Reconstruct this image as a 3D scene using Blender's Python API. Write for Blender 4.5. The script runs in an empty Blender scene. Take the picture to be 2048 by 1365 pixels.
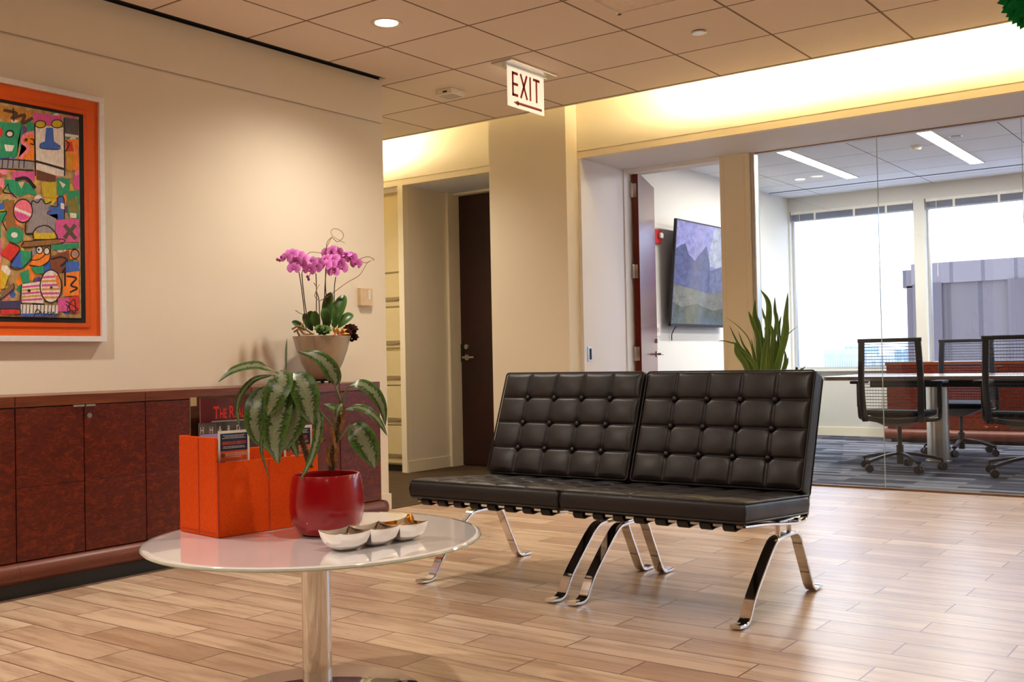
import bpy, bmesh, math, random
from mathutils import Vector, Matrix
PI = math.pi
R = math.radians
rnd = random.Random(7)
sc = bpy.context.scene
COL = sc.collection

# ------------------------------------------------------------------ camera
FPX = 2106.33
YAW, PITCH, ROLL = .63391, .01683, -.019726
CAM = Vector((4.67, 0.0, 0.95))
_F = Vector((-math.sin(YAW) * math.cos(PITCH), math.cos(YAW) * math.cos(PITCH), math.sin(PITCH)))
_r = Vector((math.cos(YAW), math.sin(YAW), 0))
_u = _r.cross(_F)
RIGHT = _r * math.cos(ROLL) + _u * math.sin(ROLL)
UP = -_r * math.sin(ROLL) + _u * math.cos(ROLL)
cd = bpy.data.cameras.new('camera')
cd.sensor_width = 36
cd.lens = FPX / 2048 * 36
cd.clip_end = 2000
cam = bpy.data.objects.new('camera', cd)
COL.objects.link(cam)
M3 = Matrix((RIGHT, UP, -_F)).transposed()
cam.matrix_world = Matrix.Translation(CAM) @ M3.to_4x4()
sc.camera = cam

# ------------------------------------------------------------------ look, world, lights
sc.view_settings.view_transform = 'Standard'
sc.view_settings.look = 'None'
sc.view_settings.gamma = 1
sc.view_settings.exposure = 1.2
sc.cycles.use_denoising = True
sc.cycles.max_bounces = 8
sc.cycles.diffuse_bounces = 5
sc.cycles.transparent_max_bounces = 16
sc.cycles.sample_clamp_indirect = 6

WORLD = 2.0
DOWN = 54.0
COVE = 62.0
PANEL = 9.0
WARM = (1.0, .895, .76)
COVEC = (1.0, .90, .62)
wd = bpy.data.worlds.new('overcast_sky')
sc.world = wd
wd.use_nodes = True
_b = wd.node_tree.nodes['Background']
_b.inputs[0].default_value = (.76, .85, 1.16, 1)
_b.inputs[1].default_value = WORLD

def lamp(kind, loc, energy, color, size=.1, rot=(0, 0, 0), name='lamp', **k):
    l = bpy.data.lights.new(name, kind)
    l.energy = energy
    l.color = color
    if kind == 'AREA':
        l.shape = k.get('shape', 'DISK')
        l.size = size
        if 'size_y' in k: l.size_y = k['size_y']
    elif kind == 'SPOT':
        l.shadow_soft_size = size
        l.spot_size = k.get('angle', R(110))
        l.spot_blend = k.get('blend', .8)
    else:
        l.shadow_soft_size = size
    o = bpy.data.objects.new(name, l)
    o.location = loc
    o.rotation_euler = rot
    COL.objects.link(o)
    return o

# ------------------------------------------------------------------ pixel survey of the photograph (to place things on real surfaces)
def ray(px, py):
    return RIGHT * ((px - 1024) / FPX) - UP * ((py - 682.5) / FPX) + _F
def onx(px, py, x):
    d = ray(px, py); return CAM + d * ((x - CAM.x) / d.x)
def ony(px, py, y):
    d = ray(px, py); return CAM + d * ((y - CAM.y) / d.y)
def onz(px, py, z):
    d = ray(px, py); return CAM + d * ((z - CAM.z) / d.z)
def hit(px, py, P, n):
    d = ray(px, py); return CAM + d * ((P - CAM).dot(n) / d.dot(n))

# ------------------------------------------------------------------ materials
def lin(c):
    c = c / 255
    return c / 12.92 if c <= .04045 else ((c + .055) / 1.055) ** 2.4
def rgb(r, g, b): return (lin(r), lin(g), lin(b), 1)
def shade(c, k): return (min(1, c[0] * k), min(1, c[1] * k), min(1, c[2] * k), 1)

class Mat:
    def __init__(s, name):
        s.m = bpy.data.materials.new(name); s.m.use_nodes = True
        s.nt = s.m.node_tree; s.n = s.nt.nodes; s.l = s.nt.links
        s.p = s.n['Principled BSDF']
    def node(s, t, **k):
        x = s.n.new(t)
        for a, v in k.items(): setattr(x, a, v)
        return x
    def link(s, a, b): s.l.new(a, b)
    def coord(s, scale=(1, 1, 1), loc=(0, 0, 0), rot=(0, 0, 0), out='Object'):
        tc = s.node('ShaderNodeTexCoord'); mp = s.node('ShaderNodeMapping')
        mp.inputs['Scale'].default_value = scale
        mp.inputs['Location'].default_value = loc
        mp.inputs['Rotation'].default_value = rot
        s.link(tc.outputs[out], mp.inputs[0]); return mp.outputs[0]
    def noise(s, vec, scale, detail=3, rough=.5, dist=0):
        n = s.node('ShaderNodeTexNoise')
        n.inputs['Scale'].default_value = scale; n.inputs['Detail'].default_value = detail
        n.inputs['Roughness'].default_value = rough; n.inputs['Distortion'].default_value = dist
        s.link(vec, n.inputs['Vector']); return n.outputs['Fac']
    def ramp(s, fac, stops):
        r = s.node('ShaderNodeValToRGB'); e = r.color_ramp.elements
        e[0].position, e[0].color = stops[0]; e[1].position, e[1].color = stops[-1]
        for p, c in stops[1:-1]:
            x = e.new(p); x.color = c
        s.link(fac, r.inputs[0]); return r.outputs[0]
    def mix(s, fac, a, b, mode='MIX'):
        m = s.node('ShaderNodeMix', data_type='RGBA', blend_type=mode)
        for v, i in ((fac, 0), (a, 6), (b, 7)):
            if hasattr(v, 'is_output'): s.link(v, m.inputs[i])
            else: m.inputs[i].default_value = v
        return m.outputs[2]
    def math(s, op, a, b=0.0):
        m = s.node('ShaderNodeMath', operation=op)
        for v, i in ((a, 0), (b, 1)):
            if hasattr(v, 'is_output'): s.link(v, m.inputs[i])
            else: m.inputs[i].default_value = v
        return m.outputs[0]
    def bump(s, h, strength=.2, dist=.01):
        b = s.node('ShaderNodeBump'); b.inputs['Strength'].default_value = strength
        b.inputs['Distance'].default_value = dist
        s.link(h, b.inputs['Height']); s.link(b.outputs[0], s.p.inputs['Normal'])
    def set(s, color=None, rough=None, metal=None, spec=None):
        for v, k in ((color, 'Base Color'), (rough, 'Roughness'), (metal, 'Metallic'), (spec, 'Specular IOR Level')):
            if v is None: continue
            if hasattr(v, 'is_output'): s.link(v, s.p.inputs[k])
            else: s.p.inputs[k].default_value = v
        return s

_cache = {}
def plain(name, c, rough=.5, metal=0, spec=None, var=.06, nscale=30, bump=0.0, bscale=200, coat=0):
    if name in _cache: return _cache[name]
    m = Mat(name)
    v = m.coord()
    n = m.noise(v, nscale, 3)
    m.set(m.ramp(n, [(.3, shade(c, 1 - var)), (.7, shade(c, 1 + var))]), rough, metal, spec)
    if bump: m.bump(m.noise(v, bscale, 2), bump, .002)
    if coat: m.p.inputs['Coat Weight'].default_value = coat; m.p.inputs['Coat Roughness'].default_value = .05
    _cache[name] = m.m
    return m.m
def emis(name, c, strength):
    if name in _cache: return _cache[name]
    m = Mat(name); m.set((.8, .8, .8, 1), .5)
    m.p.inputs['Emission Color'].default_value = (*c[:3], 1)
    m.p.inputs['Emission Strength'].default_value = strength
    _cache[name] = m.m
    return m.m
def glass_mat(name, tint=(1, 1, 1, 1), base=.035, grazing=.75):
    m = Mat(name)
    lw = m.node('ShaderNodeLayerWeight'); lw.inputs[0].default_value = .5
    f = m.math('ADD', m.math('MULTIPLY', m.math('POWER', lw.outputs['Facing'], 4.0), grazing), base)
    tr = m.node('ShaderNodeBsdfTransparent'); tr.inputs[0].default_value = tint
    gl = m.node('ShaderNodeBsdfGlossy'); gl.inputs['Roughness'].default_value = .01
    mx = m.node('ShaderNodeMixShader')
    m.link(f, mx.inputs[0]); m.link(tr.outputs[0], mx.inputs[1]); m.link(gl.outputs[0], mx.inputs[2])
    m.link(mx.outputs[0], m.n['Material Output'].inputs[0])
    return m.m

def wood_floor():
    m = Mat('plank_tile_floor')
    v = m.coord(loc=(0, -.036, 0))
    b = m.node('ShaderNodeTexBrick', offset=.5, offset_frequency=2)
    b.inputs['Color1'].default_value = (0, 0, 0, 1); b.inputs['Color2'].default_value = (1, 1, 1, 1)
    b.inputs['Mortar'].default_value = (.5, .5, .5, 1)
    b.inputs['Scale'].default_value = 1; b.inputs['Mortar Size'].default_value = .003
    b.inputs['Mortar Smooth'].default_value = .3
    b.inputs['Brick Width'].default_value = .608; b.inputs['Row Height'].default_value = .1585
    m.link(v, b.inputs['Vector'])
    tint = b.outputs['Color']
    # a different stretch of timber print on each plank
    sp = m.node('ShaderNodeVectorMath', operation='SCALE'); sp.inputs['Scale'].default_value = 7.3
    m.link(tint, sp.inputs[0])
    ad = m.node('ShaderNodeVectorMath', operation='ADD')
    m.link(m.coord(scale=(1.0, 9.0, 1)), ad.inputs[0]); m.link(sp.outputs[0], ad.inputs[1])
    g1 = m.noise(ad.outputs[0], 2.2, 5, .6, .5)
    g2 = m.noise(ad.outputs[0], 14, 4, .6, .3)
    base = m.ramp(tint, [(0, rgb(176, 144, 118)), (.35, rgb(204, 176, 150)), (.7, rgb(220, 196, 170)), (1, rgb(190, 160, 136))])
    base = m.mix(m.ramp(g1, [(.42, (0, 0, 0, 1)), (.68, (.75, .75, .75, 1))]), base, rgb(150, 114, 86))
    base = m.mix(m.ramp(g2, [(.45, (0, 0, 0, 1)), (.75, (.22, .22, .22, 1))]), base, rgb(228, 200, 168))
    col = m.mix(b.outputs['Fac'], base, rgb(112, 76, 60))
    m.set(col, m.ramp(g2, [(.3, (.27, .27, .27, 1)), (.7, (.36, .36, .36, 1))]), 0, .55)
    m.bump(m.math('SUBTRACT', m.math('MULTIPLY', g2, .12), b.outputs['Fac']), .25, .002)
    return m.m
def tile_ceiling(name, ox, oy, sx, sy, c, gc, w=.005):
    m = Mat(name)
    v = m.coord(loc=(-ox, -oy, 0))
    b = m.node('ShaderNodeTexBrick', offset=0, offset_frequency=2)
    b.inputs['Color1'].default_value = (0, 0, 0, 1); b.inputs['Color2'].default_value = (1, 1, 1, 1)
    b.inputs['Scale'].default_value = 1; b.inputs['Mortar Size'].default_value = w
    b.inputs['Brick Width'].default_value = sx; b.inputs['Row Height'].default_value = sy
    b.inputs['Mortar Smooth'].default_value = .2
    m.link(v, b.inputs['Vector'])
    n = m.noise(m.coord(), 260, 3, .7)
    t = m.mix(b.outputs['Color'], shade(c, .96), shade(c, 1.03))
    t = m.mix(m.ramp(n, [(.35, (.22, .22, .22, 1)), (.55, (0, 0, 0, 1))]), t, shade(c, .7))
    m.set(m.mix(b.outputs['Fac'], t, gc), .9, 0, .1)
    m.bump(m.math('SUBTRACT', m.math('MULTIPLY', n, .15), b.outputs['Fac']), .5, .004)
    return m.m
def carpet(name, c1, c2, c3, bw, rh):
    m = Mat(name)
    b = m.node('ShaderNodeTexBrick', offset=.37, offset_frequency=3)
    b.inputs['Color1'].default_value = (0, 0, 0, 1); b.inputs['Color2'].default_value = (1, 1, 1, 1)
    b.inputs['Scale'].default_value = 1; b.inputs['Mortar Size'].default_value = 0
    b.inputs['Brick Width'].default_value = bw; b.inputs['Row Height'].default_value = rh
    m.link(m.coord(), b.inputs['Vector'])
    n = m.noise(m.coord(scale=(1, 7, 1)), 5, 4, .6)
    f = m.noise(m.coord(), 220, 2, .8)
    k = m.math('ADD', m.math('MULTIPLY', b.outputs['Color'], .55), m.math('MULTIPLY', n, .45))
    col = m.ramp(k, [(.25, c1), (.5, c2), (.78, c3)])
    col = m.mix(m.ramp(f, [(.35, (.6, .6, .6, 1)), (.6, (0, 0, 0, 1))]), col, shade(c1, .45))
    m.set(col, .95, 0, .1); m.bump(f, .8, .004)
    return m.m
def burl(name, dark, light, scale=(6, 6, 11), amt=1):
    m = Mat(name)
    v = m.coord(scale=scale)
    n = m.noise(v, 3.6, 8, .66, 1.3); n2 = m.noise(v, 9, 4, .6, .8)
    k = m.math('ADD', m.math('MULTIPLY', n, .75), m.math('MULTIPLY', n2, .25))
    m.set(m.ramp(k, [(.36, dark), (.5, shade(dark, 1.6)), (.66, light)]), .34, 0, .35)
    m.p.inputs['Coat Weight'].default_value = .06; m.p.inputs['Coat Roughness'].default_value = .2
    return m.m
def timber(name, dark, light, scale=(1, 1, 22), rough=.35):
    m = Mat(name)
    n = m.noise(m.coord(scale=scale), 3, 6, .65, .4)
    m.set(m.ramp(n, [(.3, dark), (.7, light)]), rough)
    return m.m
def leather(name, c, rough=.36):
    m = Mat(name)
    v = m.coord()
    vo = m.node('ShaderNodeTexVoronoi'); vo.inputs['Scale'].default_value = 420; m.link(v, vo.inputs['Vector'])
    n = m.noise(v, 5, 3)
    m.set(m.ramp(n, [(.3, shade(c, .85)), (.7, shade(c, 1.2))]), m.ramp(n, [(.3, (rough - .05,) * 3 + (1,)), (.7, (rough + .1,) * 3 + (1,))]), 0, .55)
    m.bump(m.math('ADD', vo.outputs['Distance'], m.math('MULTIPLY', m.noise(v, 38, 3), .8)), .12, .002)
    return m.m
def leaf_mat(name, green, pale, edge=None, variegated=True, rough=.32):
    m = Mat(name)
    tc = m.node('ShaderNodeTexCoord'); sp = m.node('ShaderNodeSeparateXYZ'); m.link(tc.outputs['UV'], sp.inputs[0])
    a = m.math('ABSOLUTE', m.math('SUBTRACT', sp.outputs[0], .5))
    wv = m.node('ShaderNodeMapping'); wv.inputs['Scale'].default_value = (3.2, 16, 1)
    m.link(tc.outputs['UV'], wv.inputs[0])
    n = m.noise(wv.outputs[0], 1.5, 4, .7, 1.0)
    if variegated:
        k = m.math('ADD', a, m.math('MULTIPLY', m.math('SUBTRACT', n, .5), .8))
        col = m.ramp(k, [(0.02, shade(pale, .8)), (.08, pale), (.16, pale), (.21, shade(green, .5)), (.30, shade(green, .42)), (.37, green), (.5, shade(green, 1.3))])
        col = m.mix(m.ramp(a, [(.008, (1, 1, 1, 1)), (.03, (0, 0, 0, 1))]), col, shade(pale, 1.15))
    else:
        col = m.ramp(m.math('ADD', a, m.math('MULTIPLY', n, .3)), [(.1, shade(green, 1.15)), (.3, green), (.6, pale)])
        col = m.mix(m.ramp(a, [(.01, (.5, .5, .5, 1)), (.05, (0, 0, 0, 1))]), col, shade(green, 1.6))
    m.set(col, rough, 0, .5)
    m.bump(m.noise(wv.outputs[0], 3, 2), .1, .003)
    return m.m

cream = plain('wall_paint_cream', rgb(236, 226, 206), .75, 0, .25, .012, 2, .05, 400)
cream_trim = plain('trim_paint_cream', rgb(238, 228, 204), .5, 0, .4, .012, 2)
cool_wall = plain('wall_paint_office', rgb(226, 222, 212), .75, 0, .25, .012, 2)
header_paint = plain('header_paint', rgb(224, 228, 238), .6, 0, .3, .012, 2)
chrome = plain('chrome', (.78, .77, .76, 1), .07, 1, None, .02)
steel = plain('brushed_steel', (.58, .57, .55, 1), .28, 1, None, .04)
alum = plain('aluminium', (.72, .71, .70, 1), .3, 1, None, .03)
black = plain('black_plastic', rgb(26, 26, 30), .45)
blackm = plain('black_matt', rgb(8, 8, 8), .8)
darkmetal = plain('dark_bronze_metal', rgb(58, 52, 50), .35, .7)
white_pl = plain('white_plastic', rgb(232, 226, 214), .45)

# ------------------------------------------------------------------ mesh helpers
def shift_of(parent):
    p = parent; v = Vector((0, 0, 0))
    while p is not None:
        v = v + p.location; p = p.parent
    return v
def obj(name, bm, mat, parent=None, smooth=False, local=False, mods=()):
    if parent is not None and not local:
        bmesh.ops.translate(bm, verts=bm.verts, vec=-shift_of(parent))
    me = bpy.data.meshes.new(name)
    bm.normal_update()
    bm.to_mesh(me); bm.free()
    mats = mat if isinstance(mat, (list, tuple)) else [mat]
    for x in mats: me.materials.append(x)
    if smooth:
        me.polygons.foreach_set('use_smooth', [True] * len(me.polygons))
        if smooth != 'all':
            try: me.set_sharp_from_angle(angle=R(38))
            except Exception: pass
    o = bpy.data.objects.new(name, me)
    COL.objects.link(o)
    if parent is not None: o.parent = parent
    return o
def thing(name, label, cat, loc=(0, 0, 0), rz=0, group=None):
    o = bpy.data.objects.new(name, None); COL.objects.link(o)
    o.location = loc; o.rotation_euler = (0, 0, rz)
    o.empty_display_size = .1
    o['label'] = label; o['category'] = cat
    if group: o['group'] = group
    return o
def tag(o, label, cat, group=None, kind=None):
    o['label'] = label; o['category'] = cat
    if group: o['group'] = group
    if kind: o['kind'] = kind
    return o
def struct(name, bm, mat, **k):
    o = obj(name, bm, mat, **k); o['kind'] = 'structure'; return o
def dup(root, loc, rz=None, label=None):
    r = root.copy(); COL.objects.link(r); r.location = loc
    if rz is not None: r.rotation_euler = (0, 0, rz)
    if label: r['label'] = label
    for ch in list(root.children):
        c = ch.copy(); COL.objects.link(c); c.parent = r
        for g in list(ch.children):
            d = g.copy(); COL.objects.link(d); d.parent = c
    return r
def B(): return bmesh.new()
def box(bm, x0, x1, y0, y1, z0, z1, bev=0, seg=2, mi=0):
    t = bmesh.new()
    bmesh.ops.create_cube(t, size=1)
    for v in t.verts:
        v.co = Vector(((x0 + x1) / 2 + v.co.x * (x1 - x0), (y0 + y1) / 2 + v.co.y * (y1 - y0), (z0 + z1) / 2 + v.co.z * (z1 - z0)))
    if bev: bmesh.ops.bevel(t, geom=t.edges[:], offset=bev, segments=seg, affect='EDGES', profile=.6)
    merge(bm, t, mi)
    return bm
def merge(bm, t, mi=0, mat=None):
    if mat is not None: bmesh.ops.transform(t, matrix=mat, verts=t.verts)
    me = bpy.data.meshes.new('tmp')
    for f in t.faces: f.material_index = mi
    t.to_mesh(me); t.free()
    bm.from_mesh(me); bpy.data.meshes.remove(me)
def prism(bm, poly, axis, a, b, mi=0):
    """poly: 2D outline extruded along axis 'x','y' or 'z' from a to b"""
    def P(p, t):
        if axis == 'x': return (t, p[0], p[1])
        if axis == 'y': return (p[0], t, p[1])
        return (p[0], p[1], t)
    v0 = [bm.verts.new(P(p, a)) for p in poly]; v1 = [bm.verts.new(P(p, b)) for p in poly]
    n = len(poly)
    fs = [bm.faces.new(v0[::-1]), bm.faces.new(v1)]
    for i in range(n): fs.append(bm.faces.new((v0[i], v0[(i + 1) % n], v1[(i + 1) % n], v1[i])))
    for f in fs: f.material_index = mi
    bmesh.ops.recalc_face_normals(bm, faces=fs)
    return bm
def lathe(bm, prof, c=(0, 0, 0), seg=48, mi=0):
    rings = []
    for r_, z in prof:
        if r_ < 1e-5: rings.append([bm.verts.new((c[0], c[1], c[2] + z))])
        else: rings.append([bm.verts.new((c[0] + r_ * math.cos(2 * PI * i / seg), c[1] + r_ * math.sin(2 * PI * i / seg), c[2] + z)) for i in range(seg)])
    fs = []
    for a, b in zip(rings[:-1], rings[1:]):
        for i in range(seg):
            j = (i + 1) % seg
            if len(a) == 1 and len(b) == 1: continue
            if len(a) == 1: fs.append(bm.faces.new((a[0], b[j], b[i])))
            elif len(b) == 1: fs.append(bm.faces.new((a[i], a[j], b[0])))
            else: fs.append(bm.faces.new((a[i], a[j], b[j], b[i])))
    for f in fs: f.material_index = mi
    bmesh.ops.recalc_face_normals(bm, faces=fs)
    return bm
def spline(pts, n):
    """Catmull-Rom through points"""
    pts = [Vector(p) for p in pts]
    if len(pts) == 2: return [pts[0].lerp(pts[1], i / n) for i in range(n + 1)]
    P = [pts[0] * 2 - pts[1]] + pts + [pts[-1] * 2 - pts[-2]]
    out = []; m = len(pts) - 1
    for k in range(n + 1):
        t = k / n * m; i = min(int(t), m - 1); u = t - i
        a, b, c, d = P[i], P[i + 1], P[i + 2], P[i + 3]
        out.append(.5 * ((2 * b) + (c - a) * u + (2 * a - 5 * b + 4 * c - d) * u * u + (3 * b - a - 3 * c + d) * u ** 3))
    return out
def tube(bm, pts, r, seg=8, n=None, cap=True, mi=0):
    """round tube; r number or list (start..end) along the path"""
    if n: pts = spline(pts, n)
    else: pts = [Vector(p) for p in pts]
    N = len(pts); rings = []
    t0 = (pts[1] - pts[0]).normalized()
    nrm = t0.orthogonal().normalized()
    for i, p in enumerate(pts):
        t = (pts[min(i + 1, N - 1)] - pts[max(i - 1, 0)]).normalized()
        nrm = (nrm - t * nrm.dot(t)).normalized(); bn = t.cross(nrm)
        rr = r if not isinstance(r, (list, tuple)) else r[0] + (r[-1] - r[0]) * i / (N - 1) if len(r) == 2 else r[i]
        rings.append([bm.verts.new(p + (nrm * math.cos(2 * PI * k / seg) + bn * math.sin(2 * PI * k / seg)) * rr) for k in range(seg)])
    fs = []
    for a, b in zip(rings[:-1], rings[1:]):
        for k in range(seg): fs.append(bm.faces.new((a[k], a[(k + 1) % seg], b[(k + 1) % seg], b[k])))
    if cap: fs += [bm.faces.new(rings[0][::-1]), bm.faces.new(rings[-1])]
    for f in fs: f.material_index = mi
    return bm
def bar(bm, pts, side, w, t, n=None):
    """flat bar swept along pts; side = width direction; w width, t thickness"""
    if n: pts = spline(pts, n)
    else: pts = [Vector(p) for p in pts]
    side = Vector(side).normalized(); N = len(pts); rings = []
    for i, p in enumerate(pts):
        tg = (pts[min(i + 1, N - 1)] - pts[max(i - 1, 0)]).normalized()
        nn = tg.cross(side).normalized(); c = min(w, t) * .18
        q = []
        for a, b in ((-1, -1), (1, -1), (1, 1), (-1, 1)):
            pa = [(a * (w / 2 - c), b * t / 2), (a * w / 2, b * (t / 2 - c))]
            if (a, b) in ((1, -1), (-1, 1)): pass
            else: pa = pa[::-1]
            q += pa
        rings.append([bm.verts.new(p + side * x + nn * y) for x, y in q])
    fs = []
    for a, b in zip(rings[:-1], rings[1:]):
        for k in range(8): fs.append(bm.faces.new((a[k], a[(k + 1) % 8], b[(k + 1) % 8], b[k])))
    fs += [bm.faces.new(rings[0][::-1]), bm.faces.new(rings[-1])]
    bmesh.ops.recalc_face_normals(bm, faces=fs)
    return bm
def leaf(bm, pts, w, nrm, n=16, fold=.18, peak=.4, tip=1.0, base=.5, wave=0, cup=0, mi=0):
    """blade along pts, widest at `peak`; nrm = direction its face looks"""
    uv = bm.loops.layers.uv.verify()
    pts = spline(pts, n); N = len(pts); rows = []
    nrm = Vector(nrm).normalized()
    for i, p in enumerate(pts):
        t = i / (N - 1)
        tg = (pts[min(i + 1, N - 1)] - pts[max(i - 1, 0)]).normalized()
        nn = nrm - tg * nrm.dot(tg)
        if nn.length < .05: nn = tg.orthogonal()
        nn.normalize(); sd = tg.cross(nn)
        if t < peak: f = math.sin(PI / 2 * (t / peak)) ** base
        else: f = max(0, math.cos(PI / 2 * (t - peak) / (1 - peak))) ** tip
        hw = w / 2 * max(f, .015)
        row = []
        for k in (-1, -.55, 0, .55, 1):
            lift = abs(k) * fold * hw + (wave * w * math.sin(t * 17 + k * 2) * abs(k)) - cup * w * (abs(k) ** 2)
            row.append(bm.verts.new(p + sd * (k * hw) + nn * lift))
        rows.append(row)
    for i in range(N - 1):
        for k in range(4):
            f = bm.faces.new((rows[i][k], rows[i][k + 1], rows[i + 1][k + 1], rows[i + 1][k]))
            f.material_index = mi
            for lp, (a, b) in zip(f.loops, ((k, i), (k + 1, i), (k + 1, i + 1), (k, i + 1))):
                lp[uv].uv = ((0, .22, .5, .78, 1)[a], b / (N - 1))
    return bm
def poly_on(bm, pts3, mi=0):
    vs = [bm.verts.new(p) for p in pts3]
    f = bm.faces.new(vs); f.material_index = mi
    return f
def plate(bm, pts3, nrm, t):
    """polygon with a little thickness t along nrm"""
    nrm = Vector(nrm)
    a = [bm.verts.new(Vector(p)) for p in pts3]; b = [bm.verts.new(Vector(p) + nrm * t) for p in pts3]
    n = len(a); fs = [bm.faces.new(a), bm.faces.new(b)]
    for i in range(n): fs.append(bm.faces.new((a[i], a[(i + 1) % n], b[(i + 1) % n], b[i])))
    bmesh.ops.recalc_face_normals(bm, faces=fs)
def text(name, body, size, org, right, up, mat, parent=None, xs=1.0, depth=.0006, bold=0.0, spacing=1.0, align='LEFT'):
    cu = bpy.data.curves.new('t', 'FONT'); cu.body = body; cu.size = size; cu.extrude = depth / 2; cu.offset = bold
    cu.space_character = spacing; cu.align_x = align; cu.resolution_u = 3
    to = bpy.data.objects.new('t', cu); COL.objects.link(to)
    dg = bpy.context.evaluated_depsgraph_get()
    me = bpy.data.meshes.new_from_object(to.evaluated_get(dg))
    bpy.data.objects.remove(to); bpy.data.curves.remove(cu)
    bm = B(); bm.from_mesh(me); bpy.data.meshes.remove(me)
    right = Vector(right).normalized(); up = Vector(up).normalized(); nn = right.cross(up)
    for v in bm.verts: v.co = Vector(org) + right * (v.co.x * xs) + up * v.co.y + nn * (v.co.z + depth / 2)
    return obj(name, bm, mat, parent)

CEIL = 2.7635
# ================================================================== SETTING
FY = 6.64      # face of the header above the glass
GY = 7.36      # glass line
SOF = 2.44     # underside of the header
struct('floor', box(B(), -3.2, 9.0, -3.6, 7.34, -.05, 0), wood_floor())
struct('floor', box(B(), -.0, 9.0, 7.34, 12.1, -.05, .001), carpet('office_carpet', rgb(58, 62, 76), rgb(98, 102, 116), rgb(160, 160, 168), .5, .085))
hall_c = carpet('hall_carpet', rgb(72, 58, 44), rgb(104, 86, 64), rgb(140, 118, 88), 30, 30)
struct('floor', box(B(), -3.2, .03, 5.0, 7.48, -.04, .004), hall_c)
tile_m = tile_ceiling('ceiling_tile', 1.14, 4.462, .61, .615, rgb(236, 221, 206), rgb(140, 116, 98), .0075)
bm = B()
box(bm, 0.064, 9.0, -3.6, 6.33, CEIL, CEIL + .02)
box(bm, -3.2, 0.064, 4.96, 6.33, CEIL, CEIL + .02)
struct('ceiling', bm, tile_m)
# upstand behind the cove edge, deck above
bm = B()
box(bm, -3.2, 9.0, 6.0, 6.03, CEIL + .02, 3.15)
box(bm, -3.2, 9.0, 6.0, 6.66, 3.15, 3.2)
box(bm, -3.2, 9.0, 6.318, 6.332, CEIL - .004, CEIL + .05)
struct('trim_1', bm, cream_trim)
# left wall with black air slot above and thin reveal line
bm = B()
box(bm, -.15, 0, -3.6, 4.985, 0, 2.478)
box(bm, -.15, 0, -3.6, 4.985, 2.489, CEIL + .1)
box(bm, -.15, -.014, -3.6, 4.985, 2.478, 2.489)
struct('wall_left', bm, cream)
bm = B(); box(bm, .001, .064, -3.6, 4.955, CEIL + .012, CEIL + .03); box(bm, .001, .006, -3.6, 4.955, CEIL, CEIL + .012)
box(bm, .059, .064, -3.6, 4.955, CEIL, CEIL + .012)
struct('trim_2', bm, blackm)
bm = B(); box(bm, -.15, .012, 4.46, 4.997, 0, .1, .002); box(bm, -.15, .012, -3.6, 1.0, 0, .1, .002)
struct('baseboard_left', bm, cream_trim)
# hallway far left, back and right of the lobby (behind the viewpoint)
struct('wall_hallway', box(B(), -3.25, -3.2, 4.8, 7.4, 0, 3.2), cream)
struct('wall_hallway_side', box(B(), -3.2, -.15, 4.85, 4.985, 0, CEIL + .1), cream)
struct('wall_back', box(B(), -.15, 9.05, -3.65, -3.6, 0, 3.2), timber('brown_wall_panelling', rgb(92, 66, 48), rgb(120, 88, 66), (20, 1, 1), .5))
struct('wall_right', box(B(), 9.0, 9.05, -3.65, 12.1, 0, 3.2), cream)
# pillar between the two recesses
struct('wall_pillar', box(B(), -.29, .425, 6.49, GY + .12, 0, 3.15), cream)
# header: fascia with a shadow groove, soffit
bm = B()
for x0, x1 in ((-3.2, -.29), (.425, 9.0)):
    box(bm, x0, x1, FY, FY + .05, 2.494, 3.15)
    box(bm, x0, x1, FY + .008, FY + .05, 2.486, 2.494)
    box(bm, x0, x1, FY, FY + .05, SOF, 2.486)
struct('trim_3', bm, cream_trim)
bm = B()
for x0, x1, y1 in ((-1.33, -.29, GY), (.425, 9.0, GY)):
    box(bm, x0, x1, FY + .05, y1, SOF, SOF + .03)
for x in (2.423, 3.339, 4.255): box(bm, x - .002, x + .002, FY + .05, GY, SOF - .0008, SOF)
struct('ceiling_soffit', bm, header_paint)
struct('wall_header', box(B(), -3.2, 9.0, GY, GY + .09, SOF, 3.2), header_paint)
# recess of the dark door
struct('wall_recess', box(B(), -1.38, -1.33, FY + .07, GY + .06, 0, SOF + .02), cream)
struct('wall_behind_door', box(B(), -3.2, -.29, GY + .06, GY + .1, 0, 3.2), cream)
struct('baseboard_recess', box(B(), -1.331, -1.322, FY + .002, 7.21, 0, .1), cream_trim)
# white jamb panel on the left of the office door
jamb_m = plain('jamb_paint', rgb(240, 240, 242), .5, 0, .4, .012, 2)
bm = B(); box(bm, .425, .452, FY + .005, 7.27, 0, SOF, .002)
struct('wall_door_jamb', bm, jamb_m)
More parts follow.
